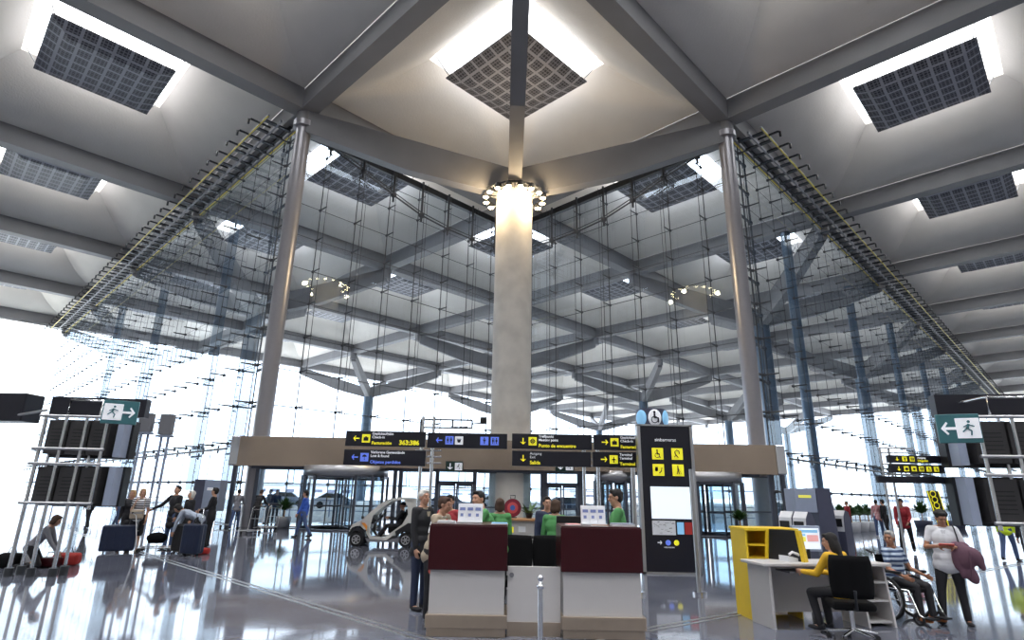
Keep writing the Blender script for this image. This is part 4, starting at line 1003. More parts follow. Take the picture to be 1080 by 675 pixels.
# potted plants
def potted(p, h, r_, lb, seed, pot='blackplastic', bush=False):
    random.seed(seed); t = thing('potted_plant', lb, 'plant', p, 0, 'potted plants in the hall')
    MB().lathe([(r_*.8, 0), (r_, .45), (r_*.95, .5), (r_*.85, .46)], n=20).build('pot', pot, t)
    MB().cyl((0, 0, .4), (0, 0, .4+h*.35), .03, n=6).build('stem', 'wood', t)
    m = leafy(t, 150, h*.5, .02, .045, .45+h*.22, .5, up=1.15)
    return t
potted(fp(298, 557), 1.5, .35, 'leafy green plant in a steel pot before the left revolving door', 21, 'steel')
for k, x in enumerate((889, 900, 909, 918)):
    q = fp(x, 562-k*.8); potted(q, 1.7, .42, ['leafy plant in white pot nearest the blue grey machine', 'second leafy plant in white pot right of the machine', 'third leafy plant in white pot right of the machine', 'fourth leafy plant in white pot beside the pink striped shirt'][k], 30+k, 'whitebright')
for k, x in enumerate((975, 1010)):
    q = fp(x, 558); potted(q, 2.2, .5, ['bushy plant behind the woman in the white shirt', 'bushy plant left of the right monitor stand'][k], 40+k, 'darkbluegrey')
potted(Vector((at(780, 545, 26.5).x, 26.5, 0)), 1.3, .4, 'leafy plant with dark pot right of the totem', 50)
# vents/monitors on a post, left of the entrance
FM = 24.0
for k, (x, y0, y1) in enumerate(((154, 436, 458), (175.5, 437, 461))):
    a = at(x, (y0+y1)/2, FM); t = thing('hall_monitor', ['small grey monitor box high on the left, outer one', 'small grey monitor box on a pair of posts at left, inner one'][k], 'monitor', (a.x, FM, 0), 0, 'grey monitor boxes on posts')
    zt, zb = at(x, y0, FM).z, at(x, y1, FM).z
    MB().rbox(-.26, .26, -.1, .15, zb+.1, zt, .02).build('case', 'greyplastic', t); MB().box(-.3, .3, -.12, .17, zb, zb+.08).build('bracket', 'bluegrey', t)
    for dx in (-.14, .14): MB().cyl((dx, .05, 0), (dx, .05, zb), .05, n=8).build('pole', 'bluegrey', t)
# ================================================================ SMALL ELECTRIC CAR
def carxz(zx, zy): return ((zx-200)*.00385, (507-zy)*.00385)
q0 = fp(367, 575.5); q0 = Vector((at(366.5, 570, 19.6).x, 19.6, 0))
t = thing('electric_cart', 'small white open-sided electric car in front of the revolving door', 'car', q0, R(2))
CW = 1.15
def side(poly, nm, mt, parent, ys=((0, .07), (CW-.07, CW))):
    for y0, y1 in ys: MB().prism([carxz(*p_) for p_ in poly], y0, y1, 'XZ').build(nm, mt, parent)
m2 = MB()
for poly in ([(205, 385), (228, 335), (300, 300), (372, 232), (395, 250), (352, 330), (340, 380), (290, 345), (240, 352)],
             [(372, 232), (440, 172), (520, 128), (620, 114), (735, 118), (752, 130), (700, 150), (640, 133), (545, 143), (455, 203), (395, 262)],
             [(640, 133), (735, 118), (752, 170), (745, 320), (690, 320), (655, 345), (640, 330), (682, 250), (672, 180)],
             [(375, 400), (392, 427), (500, 432), (565, 385), (640, 330), (655, 345), (580, 410), (520, 455), (380, 448), (345, 400), (360, 330)],
             [(352, 330), (378, 262), (395, 250), (378, 330), (375, 400), (345, 400)]):
    for y0, y1 in ((0, .08), (CW-.08, CW)): m2.prism([carxz(*p_) for p_ in poly], y0, y1, 'XZ')
m2.prism([carxz(*p_) for p_ in [(440, 172), (520, 128), (620, 114), (735, 118), (740, 130), (620, 124), (525, 138), (450, 180)]], .02, CW-.02, 'XZ')
m2.prism([carxz(*p_) for p_ in [(205, 420), (205, 380), (228, 335), (300, 300), (345, 262), (350, 275), (305, 312), (235, 345), (215, 385), (215, 420)]], .02, CW-.02, 'XZ')
body = m2.build('body_shell', 'carwhite', t)
side([(345, 440), (360, 470), (640, 470), (650, 445), (640, 430), (520, 455), (380, 448)], 'sill', 'greyplastic', t)
side([(300, 320), (330, 322), (352, 345), (350, 385), (335, 360)], 'yellow_trim', 'orange', t, ((-.006, .01),))
side([(585, 385), (690, 318), (740, 325), (760, 400), (745, 430), (700, 385), (640, 385), (600, 430)], 'rear_fender', 'blackplastic', t, ((-.02, .2), (CW-.2, CW+.02)))
side([(195, 430), (205, 395), (250, 362), (300, 362), (335, 395), (345, 430), (325, 430), (300, 390), (250, 385), (215, 430)], 'front_fender', 'blackplastic', t, ((-.02, .2), (CW-.2, CW+.02)))
m2 = MB(); m2.prism([carxz(*p_) for p_ in [(340, 440), (640, 440), (640, 455), (340, 455)]], .05, CW-.05, 'XZ'); m2.build('floor_pan', 'blackplastic', t)
m2 = MB(); m2.prism([carxz(*p_) for p_ in [(352, 262), (440, 180), (445, 184), (358, 268)]], .08, CW-.08, 'XZ'); m2.build('windscreen', 'clear', t)
m2 = MB(); m2.prism([carxz(*p_) for p_ in [(345, 330), (400, 330), (420, 300), (360, 265), (345, 280)]], .1, CW-.1, 'XZ'); m2.build('dashboard', 'blackplastic', t)
m2 = MB(); m2.prism([carxz(*p_) for p_ in [(520, 400), (640, 400), (690, 230), (660, 210), (620, 350), (520, 350)]], .12, CW-.12, 'XZ'); m2.build('seat', 'black', t)
m2 = MB(); m2.prism([carxz(*p_) for p_ in [(690, 240), (750, 240), (760, 400), (660, 400)]], .1, CW-.1, 'XZ'); m2.build('rear_box', 'blackplastic', t)
m2 = MB(); x_, z_ = carxz(460, 265); m2.ring((x_, .32, z_), (-.8, 0, .6), .17, .015, 20, 5); m2.cyl((x_, .32, z_), carxz(400, 320)[0:1]+(.32,)+carxz(400, 320)[1:2], .02, n=6); m2.build('steering_wheel', 'blackplastic', t)
MB().ell((carxz(222, 360)[0], .18, carxz(222, 360)[1]), .05, .09, .05).build('headlight', 'whitebright', t); MB().ell((carxz(222, 360)[0], CW-.18, carxz(222, 360)[1]), .05, .09, .05).build('headlight', 'whitebright', t)
MB().rbox(carxz(318, 290)[0]-.06, carxz(318, 290)[0]+.02, -.12, -.02, carxz(318, 290)[1], carxz(318, 290)[1]+.09, .02).build('mirror', 'blackplastic', t)
for cx in (270, 675):
    for y0, y1 in ((-.01, .14), (CW-.14, CW+.01)):
        x_, z_ = carxz(cx, 452); r_ = .212
        wo = MB().cyl((x_, y0+.01, z_), (x_, y1-.01, z_), r_, n=28).ring((x_, (y0+y1)/2, z_), (0, 1, 0), r_-.03, .05, 28, 8).build('wheel', 'rubber', t)
        rm = MB(); yo = y0-.012 if y0 < .5 else y1+.012
        rm.ring((x_, yo, z_), (0, 1, 0), .125, .014, 24, 5); rm.cyl((x_, yo-.01, z_), (x_, yo+.01, z_), .03, n=10)
        for k in range(6): a = 2*pi*k/6; rm.beam((x_, yo, z_), (x_+.12*cos(a), yo, z_+.12*sin(a)), .03, .012, up=(0, 1, 0))
        rm.build('rim', 'steel', wo)
# ================================================================ LUGGAGE
def suitcase(p, rz, w_, d_, h_, m, lb, tilt=0, group='suitcases of the waiting travellers', handle=True, lie=False):
    t = thing('suitcase', lb, 'suitcase', p, rz, group); t.rotation_euler = (tilt, 0, rz)
    MB().rbox(-w_/2, w_/2, -d_/2, d_/2, .05, h_, .045, seg=3).build('shell', m, t)
    r_ = MB()
    for k in range(4): x = -w_*.32+k*w_*.213; r_.rbox(x-.012, x+.012, -d_/2-.008, -d_/2+.01, .12, h_-.08, .004)
    r_.build('ribs', m, t)
    z = MB(); z.ring((0, 0, 0), (0, 0, 1), .001, .0005, 4, 3) if False else z.box(-w_/2-.004, w_/2+.004, -.008, .008, .1, h_-.05); z.build('zip_band', 'greyplastic', t)
    for x in (-w_*.36, w_*.36): 
        MB().cyl((x-.015, 0, .03), (x+.015, 0, .03), .03, n=12).build('wheel', 'rubber', t)
    MB().tube([(-.06, 0, h_-.01), (-.06, 0, h_+.03), (.06, 0, h_+.03), (.06, 0, h_-.01)], .012, 6).build('carry_handle', 'blackplastic', t)
    if handle: MB().tube([(-.09, d_*.35, h_-.02), (-.09, d_*.35, h_+.38), (.09, d_*.35, h_+.38), (.09, d_*.35, h_-.02)], .01, 6).build('pull_handle', 'chrome', t)
    return t
def trolley(p, rz, lb, group='luggage trolleys'):
    t = thing('luggage_trolley', lb, 'luggage trolley', p, rz, group)
    fr = MB()
    for s_ in (-1, 1): fr.tube([(s_*.28, .55, .12), (s_*.28, -.35, .12), (s_*.28, -.5, .95), (s_*.25, -.62, 1.02)], .017, 6)
    for y in (-.3, .0, .3): fr.cyl((-.28, y, .13), (.28, y, .13), .012, n=5)
    fr.cyl((-.28, -.43, .55), (.28, -.43, .55), .012, n=5); fr.build('frame', 'steel', t)
    MB().cyl((-.27, -.6, 1.02), (.27, -.6, 1.02), .022, n=8).build('push_bar', 'blackplastic', t)
    bs = MB()
    for k in range(7): bs.cyl((-.25+k*.083, -.45, .65), (-.25+k*.083, -.42, .90), .006, n=4)
    bs.cyl((-.26, -.42, .9), (.26, -.42, .9), .008, n=4); bs.build('basket', 'chrome', t)
    for x, y in ((-.26, -.3), (.26, -.3), (0, .5)): MB().cyl((x-.02, y, .055), (x+.02, y, .055), .055, n=12).build('wheel', 'rubber', t)
    return t
suitcase(fp(190, 583), R(8), .46, .28, .74, 'blackplastic', 'tall black suitcase under the bending woman, left one', handle=False)
suitcase(fp(201, 586), R(-8), .50, .32, .78, 'navy', 'dark suitcase the bending woman leans over, right one')
suitcase(fp(122, 583), R(28), .80, .34, .70, 'navy', 'large dark blue suitcase on edge left of the striped woman', R(0), handle=False)
trolley(fp(161, 582), R(-70), 'empty luggage trolley right of the striped woman')
p = fp(163, 581); t = thing('duffel_bag', 'slumped dark bag on the trolley beside the striped woman', 'bag', Vector((p.x, p.y, .2)), R(20))
MB().ell((0, 0, .14), .26, .16, .15).rbox(-.2, .2, -.13, .13, .0, .2, .06, seg=3).build('body', 'black', t); MB().tube([(-.15, 0, .3), (-.08, 0, .42), (.08, 0, .42), (.15, 0, .3)], .012, 5).build('strap', 'black', t)
def softbag(p, rz, sx_, sy_, sz_, m, nm, lb, cat='bag', z=0):
    t = thing(nm, lb, cat, Vector((p.x, p.y, z)), rz)
    MB().rbox(-sx_/2, sx_/2, -sy_/2, sy_/2, 0, sz_, min(sz_, sy_)*.3, seg=3).build('body', m, t)
    MB().tube([(-sx_*.2, 0, sz_-.01), (-sx_*.12, 0, sz_+.1), (sx_*.12, 0, sz_+.1), (sx_*.2, 0, sz_-.01)], .01, 6).build('handle', 'black', t)
    MB().box(-sx_*.45, sx_*.45, -.006, .006, sz_-.004, sz_+.006).build('zip', 'greyplastic', t)
    return t
softbag(fp(213.5, 584.5), R(5), .34, .2, .16, 'red', 'shopping_bag', 'small red bag on the floor right of the bending woman')
softbag(fp(69, 596), R(15), .52, .3, .26, 'red', 'red_suitcase', 'open red suitcase before the kneeling person', 'suitcase')
softbag(fp(51, 598), R(10), .42, .32, .2, 'maroon', 'dark_red_bag', 'dark red bag half behind the red suitcase')
t = softbag(fp(9, 599), R(0), .45, .3, .3, 'black', 'black_bag', 'black bag on the floor at the left picture edge')
softbag(fp(29, 597), R(30), .28, .2, .3, 'whitebright', 'plastic_bag', 'white plastic bag beside the kneeling person')
for k, (x, y) in enumerate(((240, 556), (262, 563), (281, 559))): trolley(fp(x, y), R(170), ['luggage trolley left of the couple by the entrance', 'luggage trolley between the couple by the entrance', 'luggage trolley right of the couple by the entrance'][k])
suitcase(fp(262, 554), R(0), .5, .35, .75, 'blackplastic', 'dark suitcase beside the couple at the entrance', handle=False)
# nested rows of trolleys at the far left edge
for k in range(6):
    q = Vector((-24.5-.75*k, 25+1.3*k, 0)); trolley(q, R(80), ['nearest parked trolley at the far left', 'second parked trolley from the front at the far left', 'third parked trolley at the far left', 'fourth parked trolley at the far left', 'fifth parked trolley at the far left', 'hindmost parked trolley at the far left'][k], 'parked trolleys at the far left')
# ================================================================ OUTSIDE: PARKED CARS, RAILING, DISTANT BLOCKS
def parked_car(p, rz, m, lb):
    t = thing('parked_car', lb, 'car', p, rz, 'cars parked outside the doors')
    pr = [(-2.1, .3), (2.1, .3), (2.15, .65), (1.95, .85), (1.2, .95), (.55, 1.42), (-.9, 1.45), (-1.7, .98), (-2.1, .85)]
    MB().prism(pr, -.85, .85, 'XZ').build('body', m, t)
    MB().prism([(1.05, .97), (.5, 1.36), (-.85, 1.39), (-1.5, 1.0)], -.87, .87, 'XZ').build('side_windows', 'blackplastic', t)
    for x in (-1.35, 1.35):
        for y in (-.82, .82): MB().cyl((x, y-.1, .32), (x, y+.1, .32), .32, n=20).build('wheel', 'rubber', t)
cars = [(472, 'bluegrey', 'grey car parked outside the left sliding door'), (598, 'navy', 'dark car parked outside the right sliding door'), (352, 'whitebright', 'white car outside the left revolving door'), (300, 'bluegrey', 'blue grey car outside left of the revolving door'), (520, 'whitebright', 'white car outside behind the concrete column')]
for k, (x, m_, lb) in enumerate(cars): parked_car(Vector((at(x, 540, 52+4*k).x, 52+4*k, 0)), R(8+k*3), m_, lb)
t = thing('guard_rail', 'long pale guard rail outside beyond the doors', 'railing', (0, 40, 0), 0)
for k in range(22): MB().cyl((-30+k*2.6, 0, 0), (-30+k*2.6, 0, 1.05), .04, n=6).build('post', 'bluegrey', t)
for z in (.4, .72, 1.05): MB().cyl((-30, 0, z), (25, 0, z), .03, n=6).build('rail', 'bluegrey', t)
M['farblock'] = mat('far_building_wall', (0.55, 0.60, 0.68), 0.8)
for k, (x, F, w_, h_, lb) in enumerate(((-118, 150, 24, 2.2, 'low grey building far outside at the far left'), (-72, 170, 30, 2.6, 'pale blue building far outside at left'), (-30, 190, 30, 2.2, 'low building far outside behind the left doors'), (20, 195, 36, 2.4, 'low building far outside behind the right doors'), (105, 175, 40, 2.6, 'long grey building far outside at right'))):
    t = thing('distant_building', lb, 'building', (x, F, 0), 0, 'low buildings beyond the terminal')
    MB().box(0, w_, 0, 10, 0, h_).build('wall', 'farblock', t); MB().box(-.4, w_+.4, -.4, 10.4, h_, h_+.5).build('roof', 'greyplastic', t)
    m2 = MB()
    for q in range(int(w_/4)): m2.box(1+q*4, 3.4+q*4, -.05, 0, 1.0, h_-.8)
    m2.build('window_band', 'darkbluegrey', t)
# ================================================================ PEOPLE
def remesh(mb, voxel, name, m, parent, smooth=3, fac=.5, **tags):
    me = bpy.data.meshes.new('r'); me.from_pydata(mb.v, [], mb.f); me.update()
    o = bpy.data.objects.new('r', me); COL.objects.link(o)
    rm = o.modifiers.new('r', 'REMESH'); rm.mode = 'VOXEL'; rm.voxel_size = voxel; rm.adaptivity = 0; rm.use_smooth_shade = True
    if smooth: s = o.modifiers.new('s', 'SMOOTH'); s.factor = fac; s.iterations = smooth
    dg = bpy.context.evaluated_depsgraph_get(); me2 = bpy.data.meshes.new_from_object(o.evaluated_get(dg))
    bpy.data.objects.remove(o); me2.name = name; me2.materials.clear(); me2.materials.append(M[m])
    me2.polygons.foreach_set('use_smooth', [True]*len(me2.polygons))
    q = bpy.data.objects.new(name, me2); COL.objects.link(q); q.parent = parent
    for k, v in tags.items(): q[k] = v
    return q
for nm, c in (('skin', (.50, .27, .18)), ('skin_tan', (.36, .17, .10)), ('hair_black', (.010, .008, .008)), ('hair_brown', (.06, .03, .018)), ('hair_grey', (.33, .32, .31)), ('hair_blond', (.52, .34, .16)), ('hair_white', (.62, .60, .56)),
              ('cl_black', (.012, .012, .016)), ('cl_navy', (.02, .03, .07)), ('cl_beige', (.40, .33, .25)), ('cl_green', (.075, .27, .085)), ('cl_white', (.68, .68, .72)), ('cl_mauve', (.13, .06, .09)), ('cl_yellow', (.72, .42, .02)), ('cl_red', (.32, .02, .03)),
              ('cl_blue', (.04, .12, .55)), ('cl_jeans', (.06, .10, .22)), ('cl_greyblue', (.35, .40, .5)), ('cl_hivis', (.65, .85, .03)), ('cl_grey', (.22, .22, .25)), ('cl_cream', (.62, .6, .55)), ('cl_coral', (.65, .12, .09)), ('shoe_orange', (.5, .16, .05))):
    M[nm] = mat(nm, c, .75 if nm[:2] != 'sk' else .5, var=.08, scale=20)
M['st_bw'] = striped('striped_black_white', (.02, .02, .025), (.75, .75, .78), 17)
M['st_blue'] = striped('striped_blue_grey', (.04, .07, .16), (.42, .50, .60), 15)
M['st_pink'] = striped('striped_pink_white', (.6, .12, .15), (.7, .6, .62), 18, 'X')
M['eye_white'] = mat('eye_white', (.7, .68, .65), .3); M['lip'] = mat('lip', (.35, .10, .08), .5)
def vec(v, sd=1): return Vector((v[0]*sd, v[1], v[2]))
def nrmz(v): return Vector(v).normalized()
STAND = ((.02, .02, -1), (.02, .0, -1))
def person(name, lb, loc, face, H=1.72, lean=0, side=0, head=(0, 0), arms=None, legs=None, hipz=None, top='cl_black', tops='long', bottom='cl_navy', bots='trousers', hair='hair_black', hairs='short', shoe='cl_black', skin='skin', fat=1.0, vox=.011, curl=.6, hem=.10, palm=None, group=None, collar=None):
    """face: heading in degrees (0 = away from the viewer, 90 = left, 180 = towards the viewer, -90 = right)"""
    k = H/1.75
    arms = arms or (((.12, .03, -1), (.06, .15, -1)),)*2
    legs = legs or (STAND, STAND)
    t = thing(name, lb, 'person', loc, R(face), group)
    tr = Matrix.Rotation(R(-lean), 3, 'X') @ Matrix.Identity(3); tr = Matrix.Rotation(R(side), 3, 'Y') @ tr
    ft = [];
    for s_, (th, sh) in zip((1, -1), legs):
        a = nrmz(vec(th, s_))*.44; b = nrmz(vec(sh, s_))*.43; ft.append(a+b)
    low = min(f.z for f in ft)
    pz = hipz/k if hipz is not None else -low+.07
    P = Vector((0, 0, pz))
    up = tr @ Vector((0, 0, 1)); fw = tr @ Vector((0, 1, 0))
    def T(x, y, z): return P+tr @ Vector((x, y, z))
    neck = T(0, -.005, .50); HR = tr @ (Matrix.Rotation(R(head[0]), 3, 'Z') @ Matrix.Rotation(R(head[1]), 3, 'X'))
    # heads stay closer to upright than the trunk
    lean_fix = Matrix.Rotation(R(-lean*.25), 3, 'X'); HR = lean_fix @ Matrix.Rotation(R(head[0]), 3, 'Z') @ Matrix.Rotation(R(head[1]), 3, 'X')
    hc = neck+up*.035+HR @ Vector((0, .02, .110))
    def HP_(x, y, z): return hc+HR @ Vector((x, y, z))
    sh = [T(s_*.165, 0, .455) for s_ in (1, -1)]
    hips = [T(s_*.085, 0, -.02) for s_ in (1, -1)]
    el, wr, kn, an = [], [], [], []
    for q, s_ in enumerate((1, -1)):
        e = sh[q]+nrmz(vec(arms[q][0], s_))*.295; el.append(e); wr.append(e+nrmz(vec(arms[q][1], s_))*.25)
        h_ = Vector((s_*.085, 0, pz-.02)) if lean else hips[q]; hips[q] = h_
        k_ = h_+nrmz(vec(legs[q][0], s_))*.43; kn.append(k_); an.append(k_+nrmz(vec(legs[q][1], s_))*.42)
    def sc(mb):
        mb.v = [(x*k, y*k, z*k) for x, y, z in mb.v]; return mb
    def trunk(mb, g, low_=0, w=fat):
        mb.ell(T(0, .0, .02), (.155+g)*w, (.112+g)*w, .13+g, tr); mb.ell(T(0, .005*w, .16), (.135+g)*w, (.098+g)*w, .15, tr)
        mb.ell(T(0, .01, .32), (.160+g), (.112+g)*(.6+.4*w), .17, tr); mb.caps(sh[0]+tr @ Vector((-.02, 0, -.01)), sh[1]+tr @ Vector((.02, 0, -.01)), .058+g, n=12)
        mb.ell(T(0, -.01, .44), .10+g, .07+g, .06+g, tr)
        if low_: 
            mb.caps(T(-.06*w, 0, -low_), T(.06*w, 0, -low_), .105*w+g, n=14); mb.ell(T(0, 0, -low_*.5), (.15+g)*w, (.11+g)*w, .12, tr)
    # body: one continuous surface with head, hands and fingers
    b = MB(); trunk(b, -.012)
    b.caps(neck-up*.05, hc-up*.04, .062, .054, n=12); b.caps(sh[0]*.55+neck*.45, sh[1]*.55+neck*.45, .045, n=10)
    b.ell(hc+HR @ Vector((0, -.01, .025)), .074, .092, .088, HR, 16, 12); b.ell(hc+HR @ Vector((0, .022, -.035)), .058, .068, .078, HR, 14, 10)
    b.ell(HP_(0, .055, -.085), .03, .03, .025, HR); b.caps(HP_(0, .086, .02), HP_(0, .104, -.022), .009, .014, 8)
    b.ell(HP_(0, .078, .038), .05, .016, .012, HR)
    for s_ in (-1, 1): b.ell(HP_(s_*.076, -.008, -.005), .010, .02, .032, HR); b.ell(HP_(s_*.034, .066, -.02), .02, .018, .02, HR)
    b.ell(HP_(0, .084, -.052), .022, .010, .010, HR)
    for q, s_ in enumerate((1, -1)):
        b.caps(sh[q], el[q], .047, .038); b.caps(el[q], wr[q], .037, .026)
        d = (wr[q]-el[q]).normalized()
        pn = nrmz(palm[q]) if palm else (Vector((-s_, 0, 0)) if abs(d.x) < .8 else Vector((0, 0, -1)))
        pn = (pn-d*pn.dot(d)).normalized(); sd = d.cross(pn).normalized()
        if sd.y < 0: sd = -sd           # thumb side forward
        Tm = Matrix((sd, d, pn)).transposed()
        b.ell(wr[q]+d*.05, .040, .056, .017, Tm)
        for i_, (off, L) in enumerate(((.029, .068), (.010, .078), (-.010, .073), (-.028, .058))):
            f0 = wr[q]+d*.088+sd*off; d1 = (d*cos(curl*.5)+pn*sin(curl*.5)); d2 = (d*cos(curl*1.5)+pn*sin(curl*1.5))
            f1 = f0+d1*L*.55; b.caps(f0-d*.02, f1, .0095, .009, 6); b.caps(f1, f1+d2*L*.5, .009, .0075, 6)
        t0 = wr[q]+d*.035+sd*.028; t1 = t0+(sd*.7+d*.7+pn*.2).normalized()*.045; b.caps(t0, t1, .013, .0105, 6); b.caps(t1, t1+(d*.85+pn*.4+sd*.1).normalized()*.032, .010, .008, 6)
        b.caps(hips[q], kn[q], .080*(.5+.5*fat), .050, 12); b.caps(kn[q], an[q], .050, .034); b.ell(kn[q]+(an[q]-kn[q])*.3-Vector((0, 0, 0)), .050, .052, .10)
        fo = Vector((s_*.15, 1, 0)).normalized()
        shd = nrmz(vec(legs[q][1], s_))
        b.caps(an[q]-Vector((0, 0, .02)), an[q]+fo*.12-Vector((0, 0, .04)), .032, .024)
    remesh(sc(b), vox*k, 'body', skin, t)
    # top
    if tops:
        g = .010; b = MB(); trunk(b, g, hem)
        for q in (0, 1):
            b.caps(sh[q], el[q] if tops == 'long' else sh[q]+(el[q]-sh[q])*.62, .060, .050)
            if tops == 'long': b.caps(el[q], wr[q]-(wr[q]-el[q])*.04, .049, .038)
        remesh(sc(b), .014*k, {'long': 'jacket', 'short': 'shirt'}[tops], top, t)
        if collar:
            c = MB(); c.ring(neck-up*.02+fw*.01, up, .062, .014, 18, 6); c.prism([(-.035, .0), (.035, .0), (0, -.16)], 0, .01, 'XZ', T=Matrix.Translation(T(0, .118, .44)) @ tr.to_4x4()); sc(c).build('collar', collar, t)
    if bots == 'trousers':
        b = MB(); b.ell(P+tr @ Vector((0, 0, .02)), (.158)*fat, .118*fat, .12, tr)
        for q in (0, 1): b.caps(hips[q], kn[q], .094*(.5+.5*fat), .066, 12); b.caps(kn[q], an[q]+(kn[q]-an[q])*.05, .064, .054, 12)
        remesh(sc(b), .015*k, 'trousers', bottom, t)
    elif bots == 'skirt':
        b = MB(); b.ell(P+Vector((0, 0, .02)), .162*fat, .125*fat, .12)
        m_ = (kn[0]+kn[1])/2
        for q in (0, 1): b.caps(hips[q], kn[q]-Vector((0, 0, -.02)), .10*fat, .10, 12)
        b.caps((hips[0]+hips[1])/2, m_, .11, .11, 12); remesh(sc(b), .016*k, 'skirt', bottom, t)
    for q, s_ in enumerate((1, -1)):
        b = MB(); fo = Vector((s_*.15, 1, 0)).normalized(); F0 = an[q]-Vector((0, 0, .035))
        Tm = Matrix.Rotation(math.atan2(-fo.x, fo.y), 3, 'Z')
        b.ell(F0+fo*.06+Vector((0, 0, -.005)), .046, .135, .032, Tm); b.ell(F0-fo*.02+Vector((0, 0, .02)), .038, .05, .045, Tm); b.ell(F0+fo*.13-Vector((0, 0, .005)), .043, .065, .028, Tm)
        remesh(sc(b), .012*k, 'shoe', shoe, t, smooth=1)
    # hair
    b = MB()
    if hairs == 'bald': b.ell(HP_(0, -.04, -.01), .080, .072, .055, HR)
    else: b.ell(HP_(0, -.022, .040), .084, .094, .086, HR, 16, 12); b.ell(HP_(0, -.045, -.005), .078, .062, .075, HR)
    if hairs in ('short', 'curly'):
        b.ell(HP_(0, .045, .095), .055, .035, .026, HR)
    if hairs == 'curly':
        random.seed(len(lb))
        for _ in range(40):
            a_, c_ = random.uniform(0, 2*pi), random.uniform(.1, 1.0); b.ell(HP_(.084*cos(a_)*(1-c_**3*.6), -.02+.09*sin(a_)*(1-c_**3*.6)*(1 if sin(a_) < 0 else .6), .04+.075*c_), .022, .022, .022)
    if hairs == 'bob':
        for s_ in (-1, 1): b.ell(HP_(s_*.072, -.015, -.03), .022, .05, .075, HR)
        b.ell(HP_(0, -.06, -.05), .078, .045, .075, HR); b.ell(HP_(0, .05, .092), .06, .035, .026, HR)
    if hairs == 'long':
        for s_ in (-1, 1): b.ell(HP_(s_*.07, -.03, -.05), .028, .05, .11, HR)
        b.ell(HP_(0, -.075, -.10), .095, .05, .13, HR); b.ell(HP_(0, -.085, -.22), .085, .04, .12, HR); b.ell(HP_(0, .05, .092), .06, .035, .026, HR)
    if hairs == 'cap':
        b = MB(); b.ell(HP_(0, -.015, .055), .086, .098, .075, HR); b.ell(HP_(0, .09, .055), .06, .06, .012, HR)
    remesh(sc(b), .011*k, 'hair' if hairs != 'cap' else 'cap', hair, t, smooth=1)
    e = MB()
    for s_ in (-1, 1): e.ell(HP_(s_*.031, .083, .008), .012, .006, .006, HR, 8, 6)
    sc(e).build('eyes', 'hair_black', t); e = MB(); e.ell(HP_(0, .093, -.053), .021, .005, .006, HR, 8, 6); sc(e).build('lips', 'lip', t)
    J = dict(wr=[w_*k for w_ in wr], sh=[s_*k for s_ in sh], P=P*k, hc=hc*k, el=[e_*k for e_ in el], an=[a_*k for a_ in an], T=lambda x, y, z: T(x, y, z)*k)
    return t, J
def W_(t, v): return t.matrix_basis @ v if False else Matrix.Translation(t.location) @ Matrix.Rotation(t.rotation_euler.z, 4, 'Z') @ Vector(v)
def held(name, lb, cat, t, v, rz=0): 
    p = W_(t, v); return thing(name, lb, cat, p, t.rotation_euler.z+rz)
def AX(x, F): q = at(x, 540, F); return Vector((q.x, F, 0))
# --- at the counter
t, J = person('person', 'white-haired man in black jacket standing left of the counter', AX(446, 9.6), -125, 1.78, head=(-10, 0), arms=(((.10, .05, -1), (.0, .25, -1)), ((.15, .2, -1), (-.15, .7, -.5))), top='cl_black', bottom='cl_navy', hair='hair_white', hairs='short', vox=.009, hem=.13, collar='cl_beige', fat=1.12)
t, J = person('person', 'person in beige jacket with short dark hair leaning on the left end of the counter', AX(459, 8.95), -118, 1.70, lean=14, head=(12, -6), arms=(((.10, .35, -.9), (-.1, .9, -.15)), ((.12, .3, -.9), (-.1, .9, .1))), top='cl_beige', bottom='cl_black', hair='hair_brown', hairs='short', vox=.009, hem=.10, fat=1.1, collar='cl_cream')
p = W_(t, J['el'][0]); 
bag = thing('shoulder_bag', 'long coral red bag strap and bag hanging at the side of the person in beige', 'bag', (p.x-.06, p.y-.10, .62), R(5))
MB().caps((0, 0, .04), (.10, 0, .42), .045, .03, 10).build('bag_body', 'cl_coral', bag); MB().tube([(.10, 0, .42), (.13, .0, .60), (.18, .02, .72)], .012, 6).build('strap', 'cl_coral', bag)
t, J = person('person', 'man in green suit leaning over the left counter unit towards the visitors', AX(525, 9.35), 108, 1.86, lean=32, head=(30, 8), arms=(((.05, .55, -.8), (-.15, 1, .12)), ((.12, .45, -.9), (-.1, 1, -.05))), top='cl_green', bottom='cl_black', hair='hair_black', vox=.009, hem=.12, collar='cl_white')
J0 = J; p = W_(t, J['wr'][0]+Vector((0, .12, .02)))
pp = thing('map_sheet', 'white printed sheet in the hand of the leaning man in green', 'paper', (p.x-.05, p.y-.03, p.z-.05), R(-10)); MB().box(-.16, .14, -.004, .004, -.05, .14, T=Matrix.Rotation(R(-35), 4, 'X')).build('sheet', 'whitebright', pp)
person('person', 'woman in green jacket facing away behind the leaning man in green', AX(527, 10.4), 20, 1.66, head=(-10, 0), top='cl_green', bottom='cl_black', hair='hair_brown', hairs='bob', vox=.010, hem=.10)
person('person', 'person in dark red top half hidden behind the person in beige', AX(474, 10.6), 175, 1.70, top='cl_red', bottom='cl_black', hair='hair_black', arms=(((.12, .1, -1), (-.1, .8, -.4)), ((.12, .1, -1), (-.1, .8, -.4))), vox=.012)
t, J = person('person', 'woman with short dark hair in green jacket seen from behind in the counter opening', AX(584, 10.0), -28, 1.66, lean=6, head=(-12, -8), arms=(((.18, .25, -1), (-.05, .8, -.45)), ((.22, .05, -1), (-.0, .5, -.8))), top='cl_green', bottom='cl_black', hair='hair_brown', hairs='bob', vox=.009, hem=.14)
